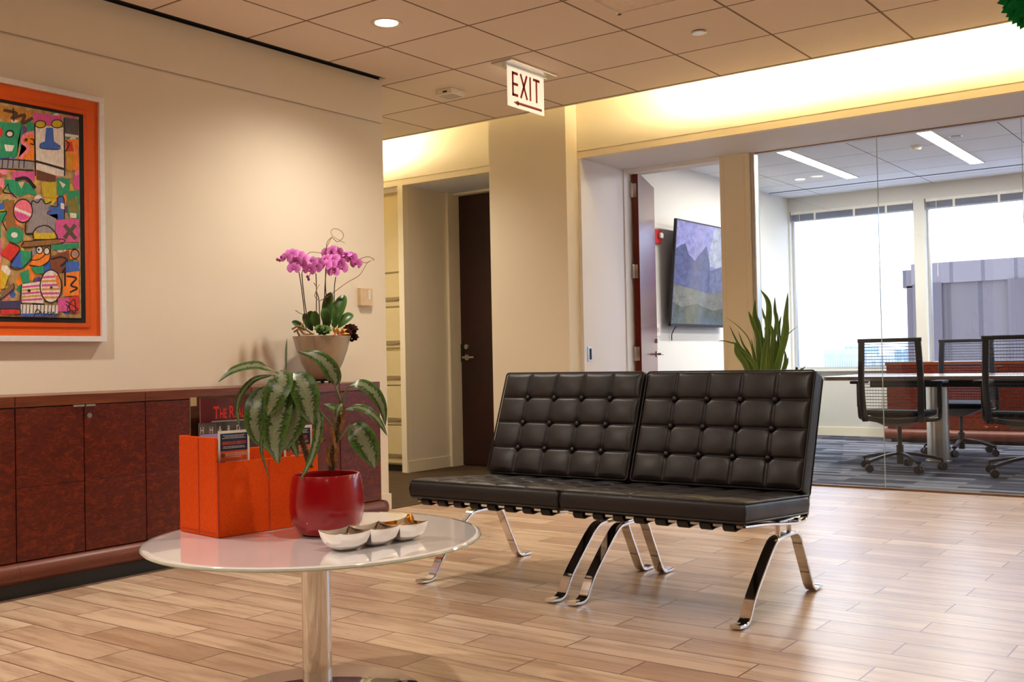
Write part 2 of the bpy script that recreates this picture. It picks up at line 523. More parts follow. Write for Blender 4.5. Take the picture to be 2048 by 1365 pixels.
# office shell
struct('wall_office', box(B(), -.12, 0, GY + .12, 11.88, 0, CEIL + .05), cool_wall)
bm = B(); box(bm, -.1, 9.0, 11.86, 12.05, 0, .75); box(bm, -.1, 9.0, 11.86, 12.05, 2.6, 3.2)
box(bm, -.1, .02, 11.86, 12.05, .75, 2.6)
for x in (1.43, 2.94, 4.45, 5.96, 7.47): box(bm, x, x + .115, 11.84, 12.05, .75, 2.6)
struct('wall_window', bm, plain('window_wall_paint', rgb(216, 212, 202), .7, 0, .25, .012, 2))
struct('trim_4', box(B(), -.0, 9.0, 11.8, 12.0, .735, .752, .003), white_pl)
bm = B(); box(bm, 0, 1.26, 11.845, 11.862, 0, .1, .003); box(bm, -.001, .014, 7.5, 11.86, 0, .1, .003)
struct('baseboard_office', bm, cream_trim)
struct('ceiling_office', box(B(), -.1, 9.0, GY + .09, 11.86, CEIL, CEIL + .02), tile_ceiling('office_ceiling_tile', .417, 9.66, 1.22, .61, rgb(228, 231, 237), rgb(110, 106, 106)))
bm = B(); box(bm, .0, 9.0, 11.30, 11.33, CEIL - .003, CEIL + .004)
struct('trim_5', bm, blackm)
# glass
gl = glass_mat('clear_glass', (.96, .98, .97, 1), .03, .7)
gx = [1.535, 2.423, 3.339, 4.255, 5.17, 6.09, 7.0, 9.0]
glass_edge = plain('glass_edge', rgb(200, 214, 206), .15, 0, .8, .02)
for i in range(len(gx) - 1):
    g = struct('window_%d' % (i + 1), box(B(), gx[i] + .002, gx[i + 1] - .002, GY - .006, GY + .006, .012, SOF - .002), gl)
    if i:
        e = obj('glass_edge', box(B(), gx[i] - .0016, gx[i] + .0016, GY - .006, GY + .006, .012, SOF - .002), glass_edge, g); e['kind'] = 'structure'
bm = B(); box(bm, 1.52, 9.0, GY - .014, GY + .014, 0, .012); box(bm, 1.52, 9.0, GY - .014, GY + .014, SOF - .006, SOF)
struct('trim_6', bm, plain('sill_strip', rgb(150, 110, 70), .4, .3))
# outer windows
gl2 = glass_mat('window_glass', (.94, .97, .97, 1), .03, .5)
wx = [.02, 1.43, 1.545, 2.94, 3.055, 4.45, 4.565, 5.96, 6.075, 7.47, 7.585, 9.0]
for i in range(6):
    a, b = wx[2 * i], wx[2 * i + 1]
    bm = B()
    for x0, x1, z0, z1 in ((a, a + .03, .752, 2.6), (b - .03, b, .752, 2.6), (a, b, .752, .785), (a, b, 2.565, 2.6)):
        box(bm, x0, x1, 11.93, 11.98, z0, z1)
    w = struct('window_%d' % (i + 9), bm, alum)
    p = obj('window_pane', box(B(), a + .03, b - .03, 11.95, 11.956, .785, 2.565), gl2, w); p['kind'] = 'structure'
# mullion post beside the office door
bm = B(); box(bm, 1.27, 1.505, GY - .06, GY + .12, 0, SOF, .002)
box(bm, 1.3, 1.303, GY - .062, GY - .06, 0, SOF); box(bm, 1.465, 1.468, GY - .062, GY - .06, 0, SOF)
struct('wall_post', bm, cream_trim)
bm = B(); box(bm, 1.507, 1.52, GY - .03, GY + .03, 0, SOF); box(bm, 1.525, 1.536, GY - .03, GY + .03, 0, SOF)
box(bm, 1.52, 1.525, GY - .02, GY + .02, 0, SOF)
struct('trim_7', bm, alum)

# ------------------------------------------------------------------ doors
ply = timber('dark_door_veneer', rgb(34, 12, 10), rgb(52, 20, 15), (1, 1, .5), .4)
cherry = timber('cherry_door_veneer', rgb(84, 22, 16), rgb(112, 36, 24), (1, 1, .5), .22)
def lever(parent, c, n, side, up=Vector((0, 0, 1)), length=.11, mat=None):
    """lever handle: rose + spindle + grip, n away from the door, side = grip direction"""
    c = Vector(c); n = Vector(n); side = Vector(side); mat = mat or steel
    bm = B(); tube(bm, [c, c + n * .008], .026, 20); tube(bm, [c, c + n * .05], .01, 10)
    tube(bm, [c + n * .05 - side * .012, c + n * .052 + side * length * .6, c + n * .046 + side * length], .0095, 10, n=8)
    o = obj('door_handle', bm, mat, parent, smooth=True); o['kind'] = 'structure'; return o
d1 = struct('door_1', box(B(), -1.3, -.33, 7.35, 7.395, .01, SOF - .02, .002), ply)
lever(d1, (-1.235, 7.35, .97), (0, -1, 0), (1, 0, 0))
bm = B(); tube(bm, [(-1.235, 7.35, 1.065), (-1.235, 7.335, 1.065)], .022, 18); o = obj('lock_cylinder', bm, steel, d1, True); o['kind'] = 'structure'
bm = B(); box(bm, -1.302, -1.27, 7.344, 7.352, .93, 1.09); o = obj('lock_plate', bm, darkmetal, d1); o['kind'] = 'structure'
bm = B(); box(bm, -1.33, -1.302, 7.2, 7.4, 0, SOF, .003); box(bm, -1.33, -.29, 7.28, 7.4, SOF - .018, SOF, .002)
struct('trim_8', bm, cream_trim)
# open office door, swung into the office
hx, hy = .522, 7.385
ang = R(87)
dw = .86
d2 = thing('door_2', 'x', 'door', (hx, hy, 0))
for k in ('label', 'category'): del d2[k]
d2['kind'] = 'structure'
bm = B(); box(bm, 0, dw, 0, .045, .012, SOF - .012, .0015)
bmesh.ops.rotate(bm, verts=bm.verts, cent=(0, 0, 0), matrix=Matrix.Rotation(PI / 2 + R(20), 3, 'Z'))
DR = Matrix.Rotation(PI / 2 + R(20), 3, 'Z')
l = obj('door_leaf', bm, cherry, d2, local=True); l['kind'] = 'structure'
for z in (2.28, 1.63, .97, .25):
    bm = B(); box(bm, -.004, .003, .014, .082, z - .055, z + .055, .002); 
    tube(bm, [(-.008, .05, z - .058), (-.008, .05, z + .058)], .008, 10)
    bmesh.ops.rotate(bm, verts=bm.verts, cent=(0, 0, 0), matrix=DR)
    o = obj('hinge', bm, steel, d2, True, local=True); o['kind'] = 'structure'
bm = B(); c = Vector((dw - .07, 0, .965)); n = Vector((0, -1, 0)); s = Vector((-1, 0, 0))
tube(bm, [c, c + n * .008], .026, 20); tube(bm, [c, c + n * .055], .01, 10); tube(bm, [c + n * .055 - s * .01, c + n * .057 + s * .06, c + n * .05 + s * .11], .0095, 10, n=8)
c2 = c + Vector((0, 0, .115)); tube(bm, [c2, c2 + n * .014], .02, 16)
bmesh.ops.rotate(bm, verts=bm.verts, cent=(0, 0, 0), matrix=DR)
o = obj('door_handle', bm, steel, d2, True, local=True); o['kind'] = 'structure'
bm = B(); box(bm, .40, .462, 7.27, 7.47, 0, SOF, .003)
box(bm, .462, 1.27, 7.3, 7.45, SOF - .03, SOF, .002)
struct('trim_9', bm, jamb_m)

# ================================================================== CEILING THINGS
lens_m = emis('downlight_lens', (1, .86, .66), 7)
ring_m = plain('light_ring', rgb(214, 196, 172), .35, .4)
def downlight(x, y, z, label, group, on=True, e=DOWN, c=WARM):
    t = thing('ceiling_light', label, 'ceiling light', (x, y, z), 0, group)
    bm = B(); lathe(bm, [(.062, .004), (.062, -.001), (.08, -.006), (.084, -.001), (.084, .003)], (x, y, z), 40)
    obj('trim_ring', bm, ring_m, t, True)
    bm = B(); lathe(bm, [(0, .001), (.063, .001), (.063, -.001), (0, -.001)], (x, y, z), 40)
    obj('light_lens', bm, lens_m, t)
    lamp('SPOT', (x, y, z - .03), e * .85, c, .05, (0, 0, 0), 'ceiling_spot_beam', angle=R(144), blend=1)
downlight(.829, 4.146, CEIL, 'round lit downlight recessed in the lobby ceiling near the cream wall', 'downlights in the lobby ceiling')
for x, y, k in ((.83, 1.7, 1.25), (.83, -.75, 1), (3.27, 2.3, .65), (3.27, -.4, .9), (5.7, 4.15, .08), (5.7, 1.7, .12), (5.7, -.75, .9), (3.27, 5.0, .22), (-.75, 5.65, .5), (-2.2, 5.65, .8)):  # spots without fixtures; hallway pair and extra lobby ones added as fill
    lamp('SPOT', (x, y, CEIL - .03), DOWN * k, WARM, .05, (0, 0, 0), 'ceiling_spot_beam', angle=R(144), blend=1)
# sprinkler cover
P = (2.064, 5.371, CEIL)
t = thing('sprinkler_cover', 'small round metal sprinkler cover on the lobby ceiling', 'sprinkler', P)
bm = B(); lathe(bm, [(0, -.012), (.038, -.012), (.042, -.008), (.042, -.004), (0, -.004)], P, 32); obj('cover_plate', bm, steel, t, True)
bm = B(); lathe(bm, [(.0, -.004), (.036, -.004), (.036, 0), (0, 0)], P, 32); obj('collar', bm, darkmetal, t, True)
# ceiling access frame at the top edge
bm = B()
for x0, x1, y0, y1 in ((1.87, 2.36, 4.80, 4.82), (1.87, 1.89, 4.33, 4.82), (2.34, 2.36, 4.33, 4.82), (1.87, 2.36, 4.33, 4.35)):
    box(bm, x0, x1, y0, y1, CEIL - .008, CEIL)
box(bm, 1.89, 2.34, 4.35, 4.80, CEIL - .003, CEIL)
tag(obj('ceiling_vent', bm, plain('ceiling_plaque', rgb(232, 216, 200), .8)), 'square framed air diffuser plate in the ceiling at the top edge', 'vent')
# perforated box on the ceiling
C = Vector((.18, 5.46, CEIL))
t = thing('ceiling_detector', 'small white box with a pierced face on the ceiling beyond the wall corner', 'detector', C)
bm = B(); box(bm, C.x - .07, C.x + .07, C.y - .07, C.y + .07, C.z - .04, C.z, .006); obj('housing', bm, white_pl, t)
bm = B()
for i in range(6):
    for j in range(6): box(bm, C.x - .052 + i * .0195, C.x - .045 + i * .0195, C.y - .052 + j * .0195, C.y - .045 + j * .0195, C.z - .0412, C.z - .039)
obj('grille', bm, darkmetal, t)
bm = B(); box(bm, C.x - .005, C.x + .03, C.y - .0715, C.y - .069, C.z - .028, C.z - .016); obj('indicator', bm, darkmetal, t)
# EXIT sign, edge-lit plate hung from a ceiling canopy
ex = .88
t = thing('exit_sign', 'white EXIT sign plate with red letters and left arrow under the ceiling', 'sign', (ex, 5.35, CEIL))
bm = B(); box(bm, ex - .075, ex + .075, 5.10, 5.60, CEIL - .014, CEIL, .003); obj('canopy', bm, alum, t)
bm = B(); box(bm, ex - .016, ex + .016, 5.13, 5.57, CEIL - .028, CEIL - .013, .002); obj('lamp_rail', bm, alum, t)
sign_face = emis('sign_face', (1, .80, .58), .35)
Ez0, Ez1, Ey0, Ey1 = 2.50, 2.737, 5.165, 5.545
bm = B(); box(bm, ex - .006, ex + .006, Ey0, Ey1, Ez0, Ez1, .001); obj('sign_plate', bm, sign_face, t)
redm = plain('sign_red', rgb(176, 18, 34), .5)
def stroke(bm, a, b, w, fx, th):
    a = Vector((0, a[0], a[1])); b = Vector((0, b[0], b[1])); d = (b - a).normalized(); n = Vector((0, -d.z, d.y)) * w / 2
    pts = [Vector((fx, 0, 0)) + q for q in (a - n, b - n, b + n, a + n)]
    plate(bm, pts, (th, 0, 0), 1)
for side in (1,):
    fx = ex + .006 * side; th = .0012 * side
    zt, zb = 2.716, 2.565; w = .017
    bm = B(); y0 = Ey0 + .035
    stroke(bm, (y0 + w / 2, zb), (y0 + w / 2, zt), w, fx, th)
    for z in (zb + w / 2, (zb + zt) / 2, zt - w / 2): stroke(bm, (y0, z), (y0 + .062, z), w, fx, th)
    obj('letter_e', bm, redm, t)
    bm = B(); y1 = y0 + .09; stroke(bm, (y1, zb), (y1 + .068, zt), w, fx, th); stroke(bm, (y1, zt), (y1 + .068, zb), w, fx, th); obj('letter_x', bm, redm, t)
    bm = B(); y2 = y1 + .103; stroke(bm, (y2, zb), (y2, zt), w, fx, th); obj('letter_i', bm, redm, t)
    bm = B(); y3 = y2 + .032; stroke(bm, (y3, zt - w / 2), (y3 + .072, zt - w / 2), w, fx, th); stroke(bm, (y3 + .036, zb), (y3 + .036, zt), w, fx, th); obj('letter_t', bm, redm, t)
    bm = B(); stroke(bm, (Ey0 + .09, 2.527), (Ey1 - .028, 2.527), .016, fx, th)
    plate(bm, [Vector((fx, y, z)) for y, z in ((Ey0 + .045, 2.527), (Ey0 + .1, 2.543), (Ey0 + .1, 2.511))], (th, 0, 0), 1); obj('arrow', bm, redm, t)
# red outline back side repeated so that the sign reads from the other side too is not visible here
# cove lights (tube lamps lying on the ceiling edge, hidden from the room)
cove_m = emis('cove_tube', COVEC, COVE)
tubes = [(-3.0, -1.3)] + [(1.25 + i * 1.3, 1.25 + i * 1.3 + 1.22) for i in range(5)]
for i, (a, b) in enumerate(tubes):
    bm = B(); tube(bm, [(a, 6.265, CEIL + .1), (b, 6.265, CEIL + .1)], .016, 10)
    t = obj('cove_light_tube', bm, cove_m, None, True)
    tag(t, ('warm light tube in the cove above the file cabinets', 'warm light tube in the header cove, first from the pillar', 'warm light tube in the header cove, second from the pillar', 'warm light tube in the header cove, third from the pillar', 'warm light tube in the header cove, fourth from the pillar', 'warm light tube in the header cove, farthest from the pillar')[i], 'light', 'cove light tubes')
# green paper decoration hanging at the right top corner
G = hit(2091, -27, Vector((4.0, 4.2, 2.3)), _F)
t = thing('paper_fan', 'green scalloped tissue paper fan hanging at the upper right corner', 'decoration', G)
gm = plain('green_tissue', rgb(16, 150, 80), .7, 0, .2, .2, 60)
bm = B(); n = 26; rr = .165
for k in range(7):
    a0 = k / 7 * PI
    nr = (RIGHT * math.cos(a0) + _F * math.sin(a0))
    vs = []
    for i in range(n * 2):
        a = PI * 2 * i / (n * 2); q = rr * (1 if i % 2 else .86) * (.75 + .25 * 1)
        vs.append(bm.verts.new(G + UP * math.cos(a) * q + nr * math.sin(a) * q))
    cvert = bm.verts.new(G)
    for i in range(n * 2): bm.faces.new((cvert, vs[i], vs[(i + 1) % (n * 2)]))
for i in range(24):   # scalloped outer petals
    a = 2 * PI * i / 24
    d = UP * math.cos(a) + RIGHT * math.sin(a)
    leaf(bm, [G + d * .03, G + d * .1 - _F * .02, G + d * .17], .05, -_F, n=6, peak=.6, tip=.8, base=.6, fold=.35)
obj('paper_petals', bm, gm, t)
bm = B(); tube(bm, [G, (G.x, G.y, CEIL)], .0012, 5); obj('string', bm, gm, t)

# ================================================================== LEFT WALL THINGS
# painting
PX = .0
fy0, fy1, fz0, fz1 = 1.62, 2.965, 1.072, 2.266
t = thing('framed_painting', 'large bright abstract painting with orange mat in a silver frame', 'painting', (PX, (fy0 + fy1) / 2, fz0))
silver = plain('silver_frame', rgb(232, 230, 230), .35, .15, None, .04, 60)
def ring(bm, y0, y1, z0, z1, w, xa, xb, bev=.001):
    for a in ((y0, y1, z0, z0 + w), (y0, y1, z1 - w, z1), (y0, y0 + w, z0 + w, z1 - w), (y1 - w, y1, z0 + w, z1 - w)):
        box(bm, xa, xb, a[0], a[1], a[2], a[3], bev)
bm = B(); ring(bm, fy0, fy1, fz0, fz1, .026, .001, .042, .0015); obj('frame', bm, silver, t)
om = plain('orange_mat', rgb(222, 92, 16), .55, 0, .3, .03)
om2 = plain('orange_bevel', rgb(214, 84, 12), .5, 0, .3, .03)
bm = B(); box(bm, .001, .028, fy0 + .026, fy1 - .026, fz0 + .026, fz1 - .026); obj('mat_board', bm, om, t)
bm = B(); ring(bm, fy0 + .075, fy1 - .085, fz0 + .068, fz1 - .078, .022, .028, .034, .002); obj('mat_bevel', bm, om2, t)
cy0, cy1, cz0, cz1 = fy0 + .1, 2.857, 1.163, 2.163
bm = B(); box(bm, .02, .0355, cy0, cy1, cz0, cz1); obj('shadow_gap', bm, blackm, t)
XC = .040
paint_base = plain('canvas_ground', rgb(176, 140, 90), .6, 0, .3, .45, 30, .3, 90)
vy0, vy1, vz0, vz1 = cy0 + .02, 2.832, 1.184, 2.149
bm = B(); box(bm, .03, XC, vy0, vy1, vz0, vz1, .001); canvas = obj('canvas', bm, paint_base, t)
_pc = {}
def pm(c):
    if c not in _pc:
        m = Mat('paint_%02x%02x%02x' % c); v = m.coord()
        k = rgb(*c); n = m.noise(v, 26, 5, .75, 1.2); n2 = m.noise(m.coord(scale=(1, 1, .3)), 120, 3)
        m.set(m.mix(m.ramp(n, [(.52, (0, 0, 0, 1)), (.7, (.3, .3, .3, 1))]), m.ramp(n2, [(.3, shade(k, .9)), (.65, shade(k, 1.3))]), shade(k, .7)), .55)
        m.bump(n2, .4, .002); _pc[c] = m.m
    return _pc[c]
GR, PK, WH, BL, OR, YE, RD, GY_, BR, BK, PU, LP = (28, 138, 96), (198, 76, 140), (214, 204, 194), (52, 92, 176), (226, 122, 22), (196, 168, 30), (200, 42, 34), (138, 130, 134), (140, 92, 44), (26, 18, 16), (92, 56, 120), (222, 122, 140)
layer = [0]
def zp(x, y):    # sketch coordinates of the visible canvas part -> the wall
    q = onx(x / 2.482, 150 + y / 2.482, XC)
    return q
def patch(c, pts, mirror=False, dup_=True):
    layer[0] += 1
    x = XC + .0001 + layer[0] * .000004
    out = []
    for a, b in pts:
        q = zp(a, b); y = min(max(q.y, vy0 + .002), vy1 - .001); z = min(max(q.z, vz0 + .002), vz1 - .001)
        out.append((x, y, z))
    groups.setdefault(c, []).append(out)
    if dup_:   # the part left of the picture's edge repeats the same shapes further along the canvas
        zm = vz0 + vz1
        two = [(a, b - .385, zm - z) for a, b, z in out]; three = [(a, b - .77, z) for a, b, z in out]
        for q_ in (two, three):
            if max(p[1] for p in q_) > vy0 + .01: groups.setdefault(c, []).append([(a, max(b, vy0 + .001), z) for a, b, z in q_])
def blob(c, cx, cy, rx, ry, n=18, a0=0): patch(c, [(cx + rx * math.cos(2 * PI * i / n + a0), cy + ry * math.sin(2 * PI * i / n + a0)) for i in range(n)])
def line(pts, w=7, c=BK):
    P_ = [Vector((p[0], p[1], 0)) for p in pts]
    if len(P_) > 2: P_ = spline(P_, 5 * len(P_))
    for a, b in zip(P_[:-1], P_[1:]):
        d = (b - a)
        if d.length < 1e-4: continue
        d.normalize(); nn = Vector((-d.y, d.x, 0)) * w / 2; a = a - d * w * .2; b = b + d * w * .2
        patch(c, [tuple(q[:2]) for q in (a - nn, b - nn, b + nn, a + nn)])
def loopline(cx, cy, rx, ry, w=6):
    line([(cx + rx * math.cos(2 * PI * i / 12), cy + ry * math.sin(2 * PI * i / 12)) for i in range(13)], w)
groups = {}
random.seed(5)
for i in range(150):
    c = random.choice([GR, PK, WH, BL, OR, YE, GY_, BR, BR, PU, GR, LP])
    x, y, s = random.uniform(-5, 395), random.uniform(190, 1200), random.uniform(14, 34)
    patch(c, [(x + s * math.cos(k) * random.uniform(.7, 1.2), y + s * 1.2 * math.sin(k) * random.uniform(.7, 1.2)) for k in (0, 1, 2, 3, 4, 5)])
patch((176, 118, 40), [(0, 150), (160, 182), (165, 235), (0, 215)])
line([(20, 175), (80, 190), (60, 215), (120, 200), (110, 240), (160, 215)], 16, (70, 44, 26)); line([(65, 165), (68, 230)], 6)
patch(PK, [(165, 185), (310, 205), (305, 250), (165, 250)]); patch((80, 70, 76), [(318, 210), (393, 222), (390, 300), (318, 300)]); patch(WH, [(320, 290), (388, 300), (388, 312), (320, 305)])
patch(GR, [(0, 232), (110, 240), (112, 290), (88, 330), (85, 405), (0, 412)])
blob(BK, 48, 292, 22, 20); blob(WH, 48, 293, 14, 12); blob(RD, 2, 285, 12, 22); patch(WH, [(20, 345), (72, 350), (58, 380), (28, 378)])
patch(OR, [(118, 300), (170, 295), (168, 425), (90, 418), (130, 370)]); line([(165, 285), (120, 300), (112, 335), (140, 365), (98, 415)], 15, (226, 120, 150)); blob(BK, 130, 322, 7, 8)
patch(WH, [(175, 250), (315, 262), (318, 505), (180, 490)]); line([(172, 240), (175, 500)], 7); line([(318, 215), (320, 500)], 7); line([(175, 425), (318, 465)], 6)
blob(YE, 200, 245, 26, 18); loopline(200, 245, 26, 18, 5); blob(YE, 283, 243, 28, 20); loopline(283, 243, 28, 20, 5)
patch(BL, [(228, 262), (262, 262), (268, 330), (298, 352), (290, 370), (200, 365), (198, 340), (222, 330)])
line([(198, 345), (205, 365), (290, 370), (296, 350)], 4)
patch(OR, [(322, 320), (390, 320), (388, 470), (340, 475), (325, 400)]); patch((200, 140, 20), [(326, 380), (362, 385), (360, 478), (330, 470)]); patch(RD, [(326, 335), (355, 330), (365, 380), (330, 380)]); line([(325, 325), (342, 345), (325, 380)], 6)
line([(150, 318), (165, 322), (168, 345), (150, 342)], 6)
patch(GY_, [(0, 418), (165, 428), (165, 470), (0, 462)]); 
for x in (12, 40, 65, 95, 120): line([(x, 420), (x - 3, 462)], 5)
line([(0, 418), (165, 430), (315, 470)], 6); line([(0, 465), (165, 475)], 5)
patch(PK, [(60, 480), (172, 482), (172, 530), (60, 520)]); patch((98, 52, 34), [(180, 470), (275, 500), (275, 535), (180, 520)])
patch(GR, [(20, 520), (95, 520), (160, 550), (185, 600), (140, 590), (95, 605), (30, 570)]); line([(78, 520), (130, 515), (172, 560)], 18); patch((200, 170, 130), [(88, 535), (122, 528), (105, 565)])
line([(38, 540), (50, 580), (82, 610)], 5); line([(40, 540), (15, 580), (60, 590)], 5)
patch((182, 160, 30), [(205, 535), (280, 530), (280, 615), (210, 605)]); patch(GR, [(280, 512), (345, 515), (345, 570), (300, 610), (282, 590)]); patch(WH, [(292, 525), (325, 545), (310, 562)]); patch(PK, [(362, 500), (392, 498), (392, 570), (364, 565)])
patch(GR, [(330, 575), (393, 575), (393, 715), (335, 700)]); patch((120, 110, 40), [(335, 625), (385, 600), (390, 690), (340, 680)])
patch(BR, [(18, 625), (70, 620), (75, 740), (115, 760), (110, 800), (30, 770)]); 
patch(GY_, [(130, 625), (205, 612), (220, 640), (250, 640), (230, 690), (280, 710), (268, 780), (130, 785), (150, 700)]); line([(155, 650), (160, 625), (185, 635), (205, 615), (225, 640), (252, 630)], 6); line([(130, 715), (125, 785), (160, 790)], 6)
patch(BL, [(285, 605), (315, 605), (318, 718), (285, 718), (285, 690), (240, 695), (240, 680), (262, 675), (238, 665), (240, 655), (280, 655)]); line([(250, 650), (285, 652), (285, 612), (315, 612), (318, 715)], 5); patch(WH, [(300, 635), (318, 640), (318, 668), (300, 664)])
blob((222, 110, 130), 113, 675, 46, 56); patch(WH, [(68, 655), (155, 690), (155, 704), (68, 670)]); patch(PK, [(70, 678), (120, 690), (150, 712), (100, 722), (78, 705)]); loopline(113, 675, 47, 57, 6)
patch(GR, [(0, 690), (35, 675), (20, 725), (0, 730)]); line([(0, 680), (32, 680), (12, 725), (30, 770)], 5)
patch(PK, [(275, 720), (390, 715), (390, 830), (300, 830), (275, 790)]); line([(320, 748), (372, 812)], 20, (84, 68, 52)); line([(370, 748), (320, 808)], 20, (84, 68, 52)); patch(WH, [(345, 685), (378, 688), (378, 712), (347, 710)])
patch(YE, [(165, 775), (275, 780), (275, 815), (165, 815)]); patch(GY_, [(175, 755), (220, 750), (265, 770), (262, 785), (180, 785)]); line([(165, 812), (165, 780), (190, 755), (235, 750), (272, 785), (275, 815), (165, 818)], 6)
patch(BR, [(115, 830), (298, 815), (300, 838), (118, 855)]); line([(115, 828), (298, 815), (300, 838), (118, 856), (115, 828)], 5)
patch(GR, [(35, 770), (60, 755), (90, 762), (115, 780), (112, 820), (80, 838), (40, 825), (28, 795)]); blob(WH, 70, 795, 17, 14)
patch(RD, [(45, 832), (98, 860), (55, 925), (0, 890)]); line([(45, 832), (98, 862), (50, 930)], 5)
patch(BL, [(98, 870), (110, 960), (50, 950)]); patch(GR, [(98, 870), (155, 880), (150, 915), (110, 958)]); line([(98, 872), (50, 950), (105, 962), (150, 915), (155, 875)], 5)
patch(OR, [(190, 880), (245, 870), (245, 920), (200, 950), (145, 945), (165, 905)]); line([(150, 920), (195, 915), (245, 870)], 5); line([(145, 945), (205, 950), (245, 915), (248, 850)], 5); blob(WH, 194, 870, 15, 17); loopline(194, 870, 16, 18, 5); blob(WH, 230, 875, 14, 16); loopline(230, 875, 14, 17, 5); blob(BK, 190, 868, 5, 6)
patch(GR, [(250, 845), (390, 835), (390, 860), (260, 870)]); patch((120, 60, 30), [(255, 900), (340, 870), (345, 930), (290, 990), (250, 960)]); line([(255, 915), (300, 905), (330, 920), (300, 950), (335, 930), (310, 985)], 10)
patch(OR, [(340, 870), (390, 865), (390, 915), (345, 915)]); blob(GY_, 370, 890, 15, 14); loopline(370, 890, 20, 22, 6); patch(BL, [(325, 930), (390, 925), (390, 975), (325, 985)])
patch(YE, [(0, 965), (40, 1000), (20, 1060), (0, 1065)]); patch((128, 92, 64), [(60, 1035), (65, 1060), (0, 1115), (0, 1085)]); line([(65, 1035), (62, 1068), (0, 1118)], 5)
patch(GR, [(95, 985), (140, 965), (145, 1030), (110, 1035)]); patch(GR, [(150, 955), (215, 950), (215, 985), (175, 990)])
patch(WH, [(105, 1040), (205, 1025), (215, 1135), (108, 1130)])
for i in range(5): patch((PK, (190, 150, 60))[i % 2], [(108, 1050 + i * 16), (205, 1040 + i * 17), (210, 1050 + i * 17), (108, 1060 + i * 16)])
blob(WH, 250, 1050, 52, 80)
for i in range(6): patch((PK, (200, 140, 60))[i % 2], [(205, 1000 + i * 20), (292, 995 + i * 21), (294, 1006 + i * 21), (205, 1012 + i * 20)])
patch(OR, [(265, 985), (295, 1010), (298, 1070), (280, 1040)]); loopline(250, 1050, 53, 81, 6); blob(BK, 142, 1072, 8, 7); blob(BK, 252, 1056, 6, 7)
line([(105, 1040), (105, 1135), (215, 1140)], 5)
patch(OR, [(310, 985), (390, 975), (390, 1095), (310, 1100)]); patch(BK, [(315, 980), (325, 980), (325, 1050), (315, 1050)]); line([(330, 1000), (375, 1010), (350, 1045), (380, 1060), (345, 1080)], 9)
patch(PK, [(285, 1110), (340, 1105), (340, 1175), (285, 1175)]); patch(RD, [(340, 1105), (390, 1095), (390, 1180), (345, 1180)]); line([(325, 1125), (385, 1165), (330, 1170), (365, 1115), (370, 1185), (325, 1140)], 5)
patch(WH, [(100, 1140), (285, 1145), (285, 1185), (100, 1185)])
for x in range(110, 280, 18): line([(x, 1142), (x - 2, 1183)], 4)
patch(RD, [(0, 1165), (90, 1165), (95, 1185), (0, 1192)]); line([(0, 1163), (92, 1165), (98, 1190)], 5); patch(BL, [(100, 1185), (280, 1188), (275, 1200), (100, 1200)]); patch((60, 50, 90), [(0, 1125), (100, 1120), (100, 1160), (0, 1160)])
# signature scribbled at the foot of the canvas
line([(165, 1200), (180, 1165), (195, 1180), (172, 1190)], 5); line([(200, 1178), (204, 1192)], 5); line([(222, 1176), (212, 1184), (224, 1190), (212, 1196)], 4); line([(242, 1178), (230, 1186), (244, 1194)], 4); line([(252, 1158), (250, 1194), (262, 1178), (268, 1195), (288, 1188)], 4)
pmats = []; bm = B()
for i, (c, ps) in enumerate(groups.items()):
    pmats.append(pm(c))
    for p in ps:
        try: poly_on(bm, p, i)
        except ValueError: pass
bmesh.ops.triangulate(bm, faces=bm.faces[:])
bm.normal_update()
for f in bm.faces:
    if f.normal.x < 0: f.normal_flip()
obj('painted_shapes', bm, pmats, canvas)
# thermostat
t = thing('thermostat', 'small beige thermostat on the cream wall right of the orchid', 'thermostat', (0, 4.785, 1.35))
bm = B(); box(bm, 0, .028, 4.73, 4.84, 1.300, 1.412, .004); obj('housing', bm, plain('thermostat_plastic', rgb(214, 186, 144), .45), t)
bm = B(); box(bm, .028, .0295, 4.80, 4.818, 1.34, 1.40); box(bm, .028, .0305, 4.803, 4.81, 1.352, 1.385); obj('dial_slot', bm, white_pl, t)

# ================================================================== LOW CABINET along the left wall
burl_m = burl('burl_veneer', rgb(70, 18, 6), rgb(132, 46, 14))
apron_m = timber('mahogany', rgb(90, 38, 16), rgb(132, 64, 28), (1, 1.2, 14), .3)
base_m = timber('mahogany_moulding', rgb(92, 40, 26), rgb(112, 52, 34), (1, 1.2, 10), .38)
gap = blackm
ys = [.437, .745, 1.053, 1.361, 1.669, 1.977, 2.285, 2.593, 2.90, 3.21, 3.515, 3.825, 4.132, 4.455]
cabs = [(.437, 1.053), (1.053, 1.669), (1.669, 2.285), (2.285, 2.90), (2.90, 3.515), (3.515, 4.132), (4.132, 4.455)]
where = ['at the far left beyond the picture edge', 'two units left of the painting', 'cut by the left picture edge', 'with the keyed door lock below the painting', 'behind the orange holder', 'directly under the orchid pot', 'narrow one at the end of the row by the hallway']
mould = [(.42, .062), (.42, .150)] + [(.42 + .05 * math.sin(a), .106 + .044 * math.cos(a)) for a in [PI * i / 12 for i in range(1, 12)]] + [(.43, .0625)]
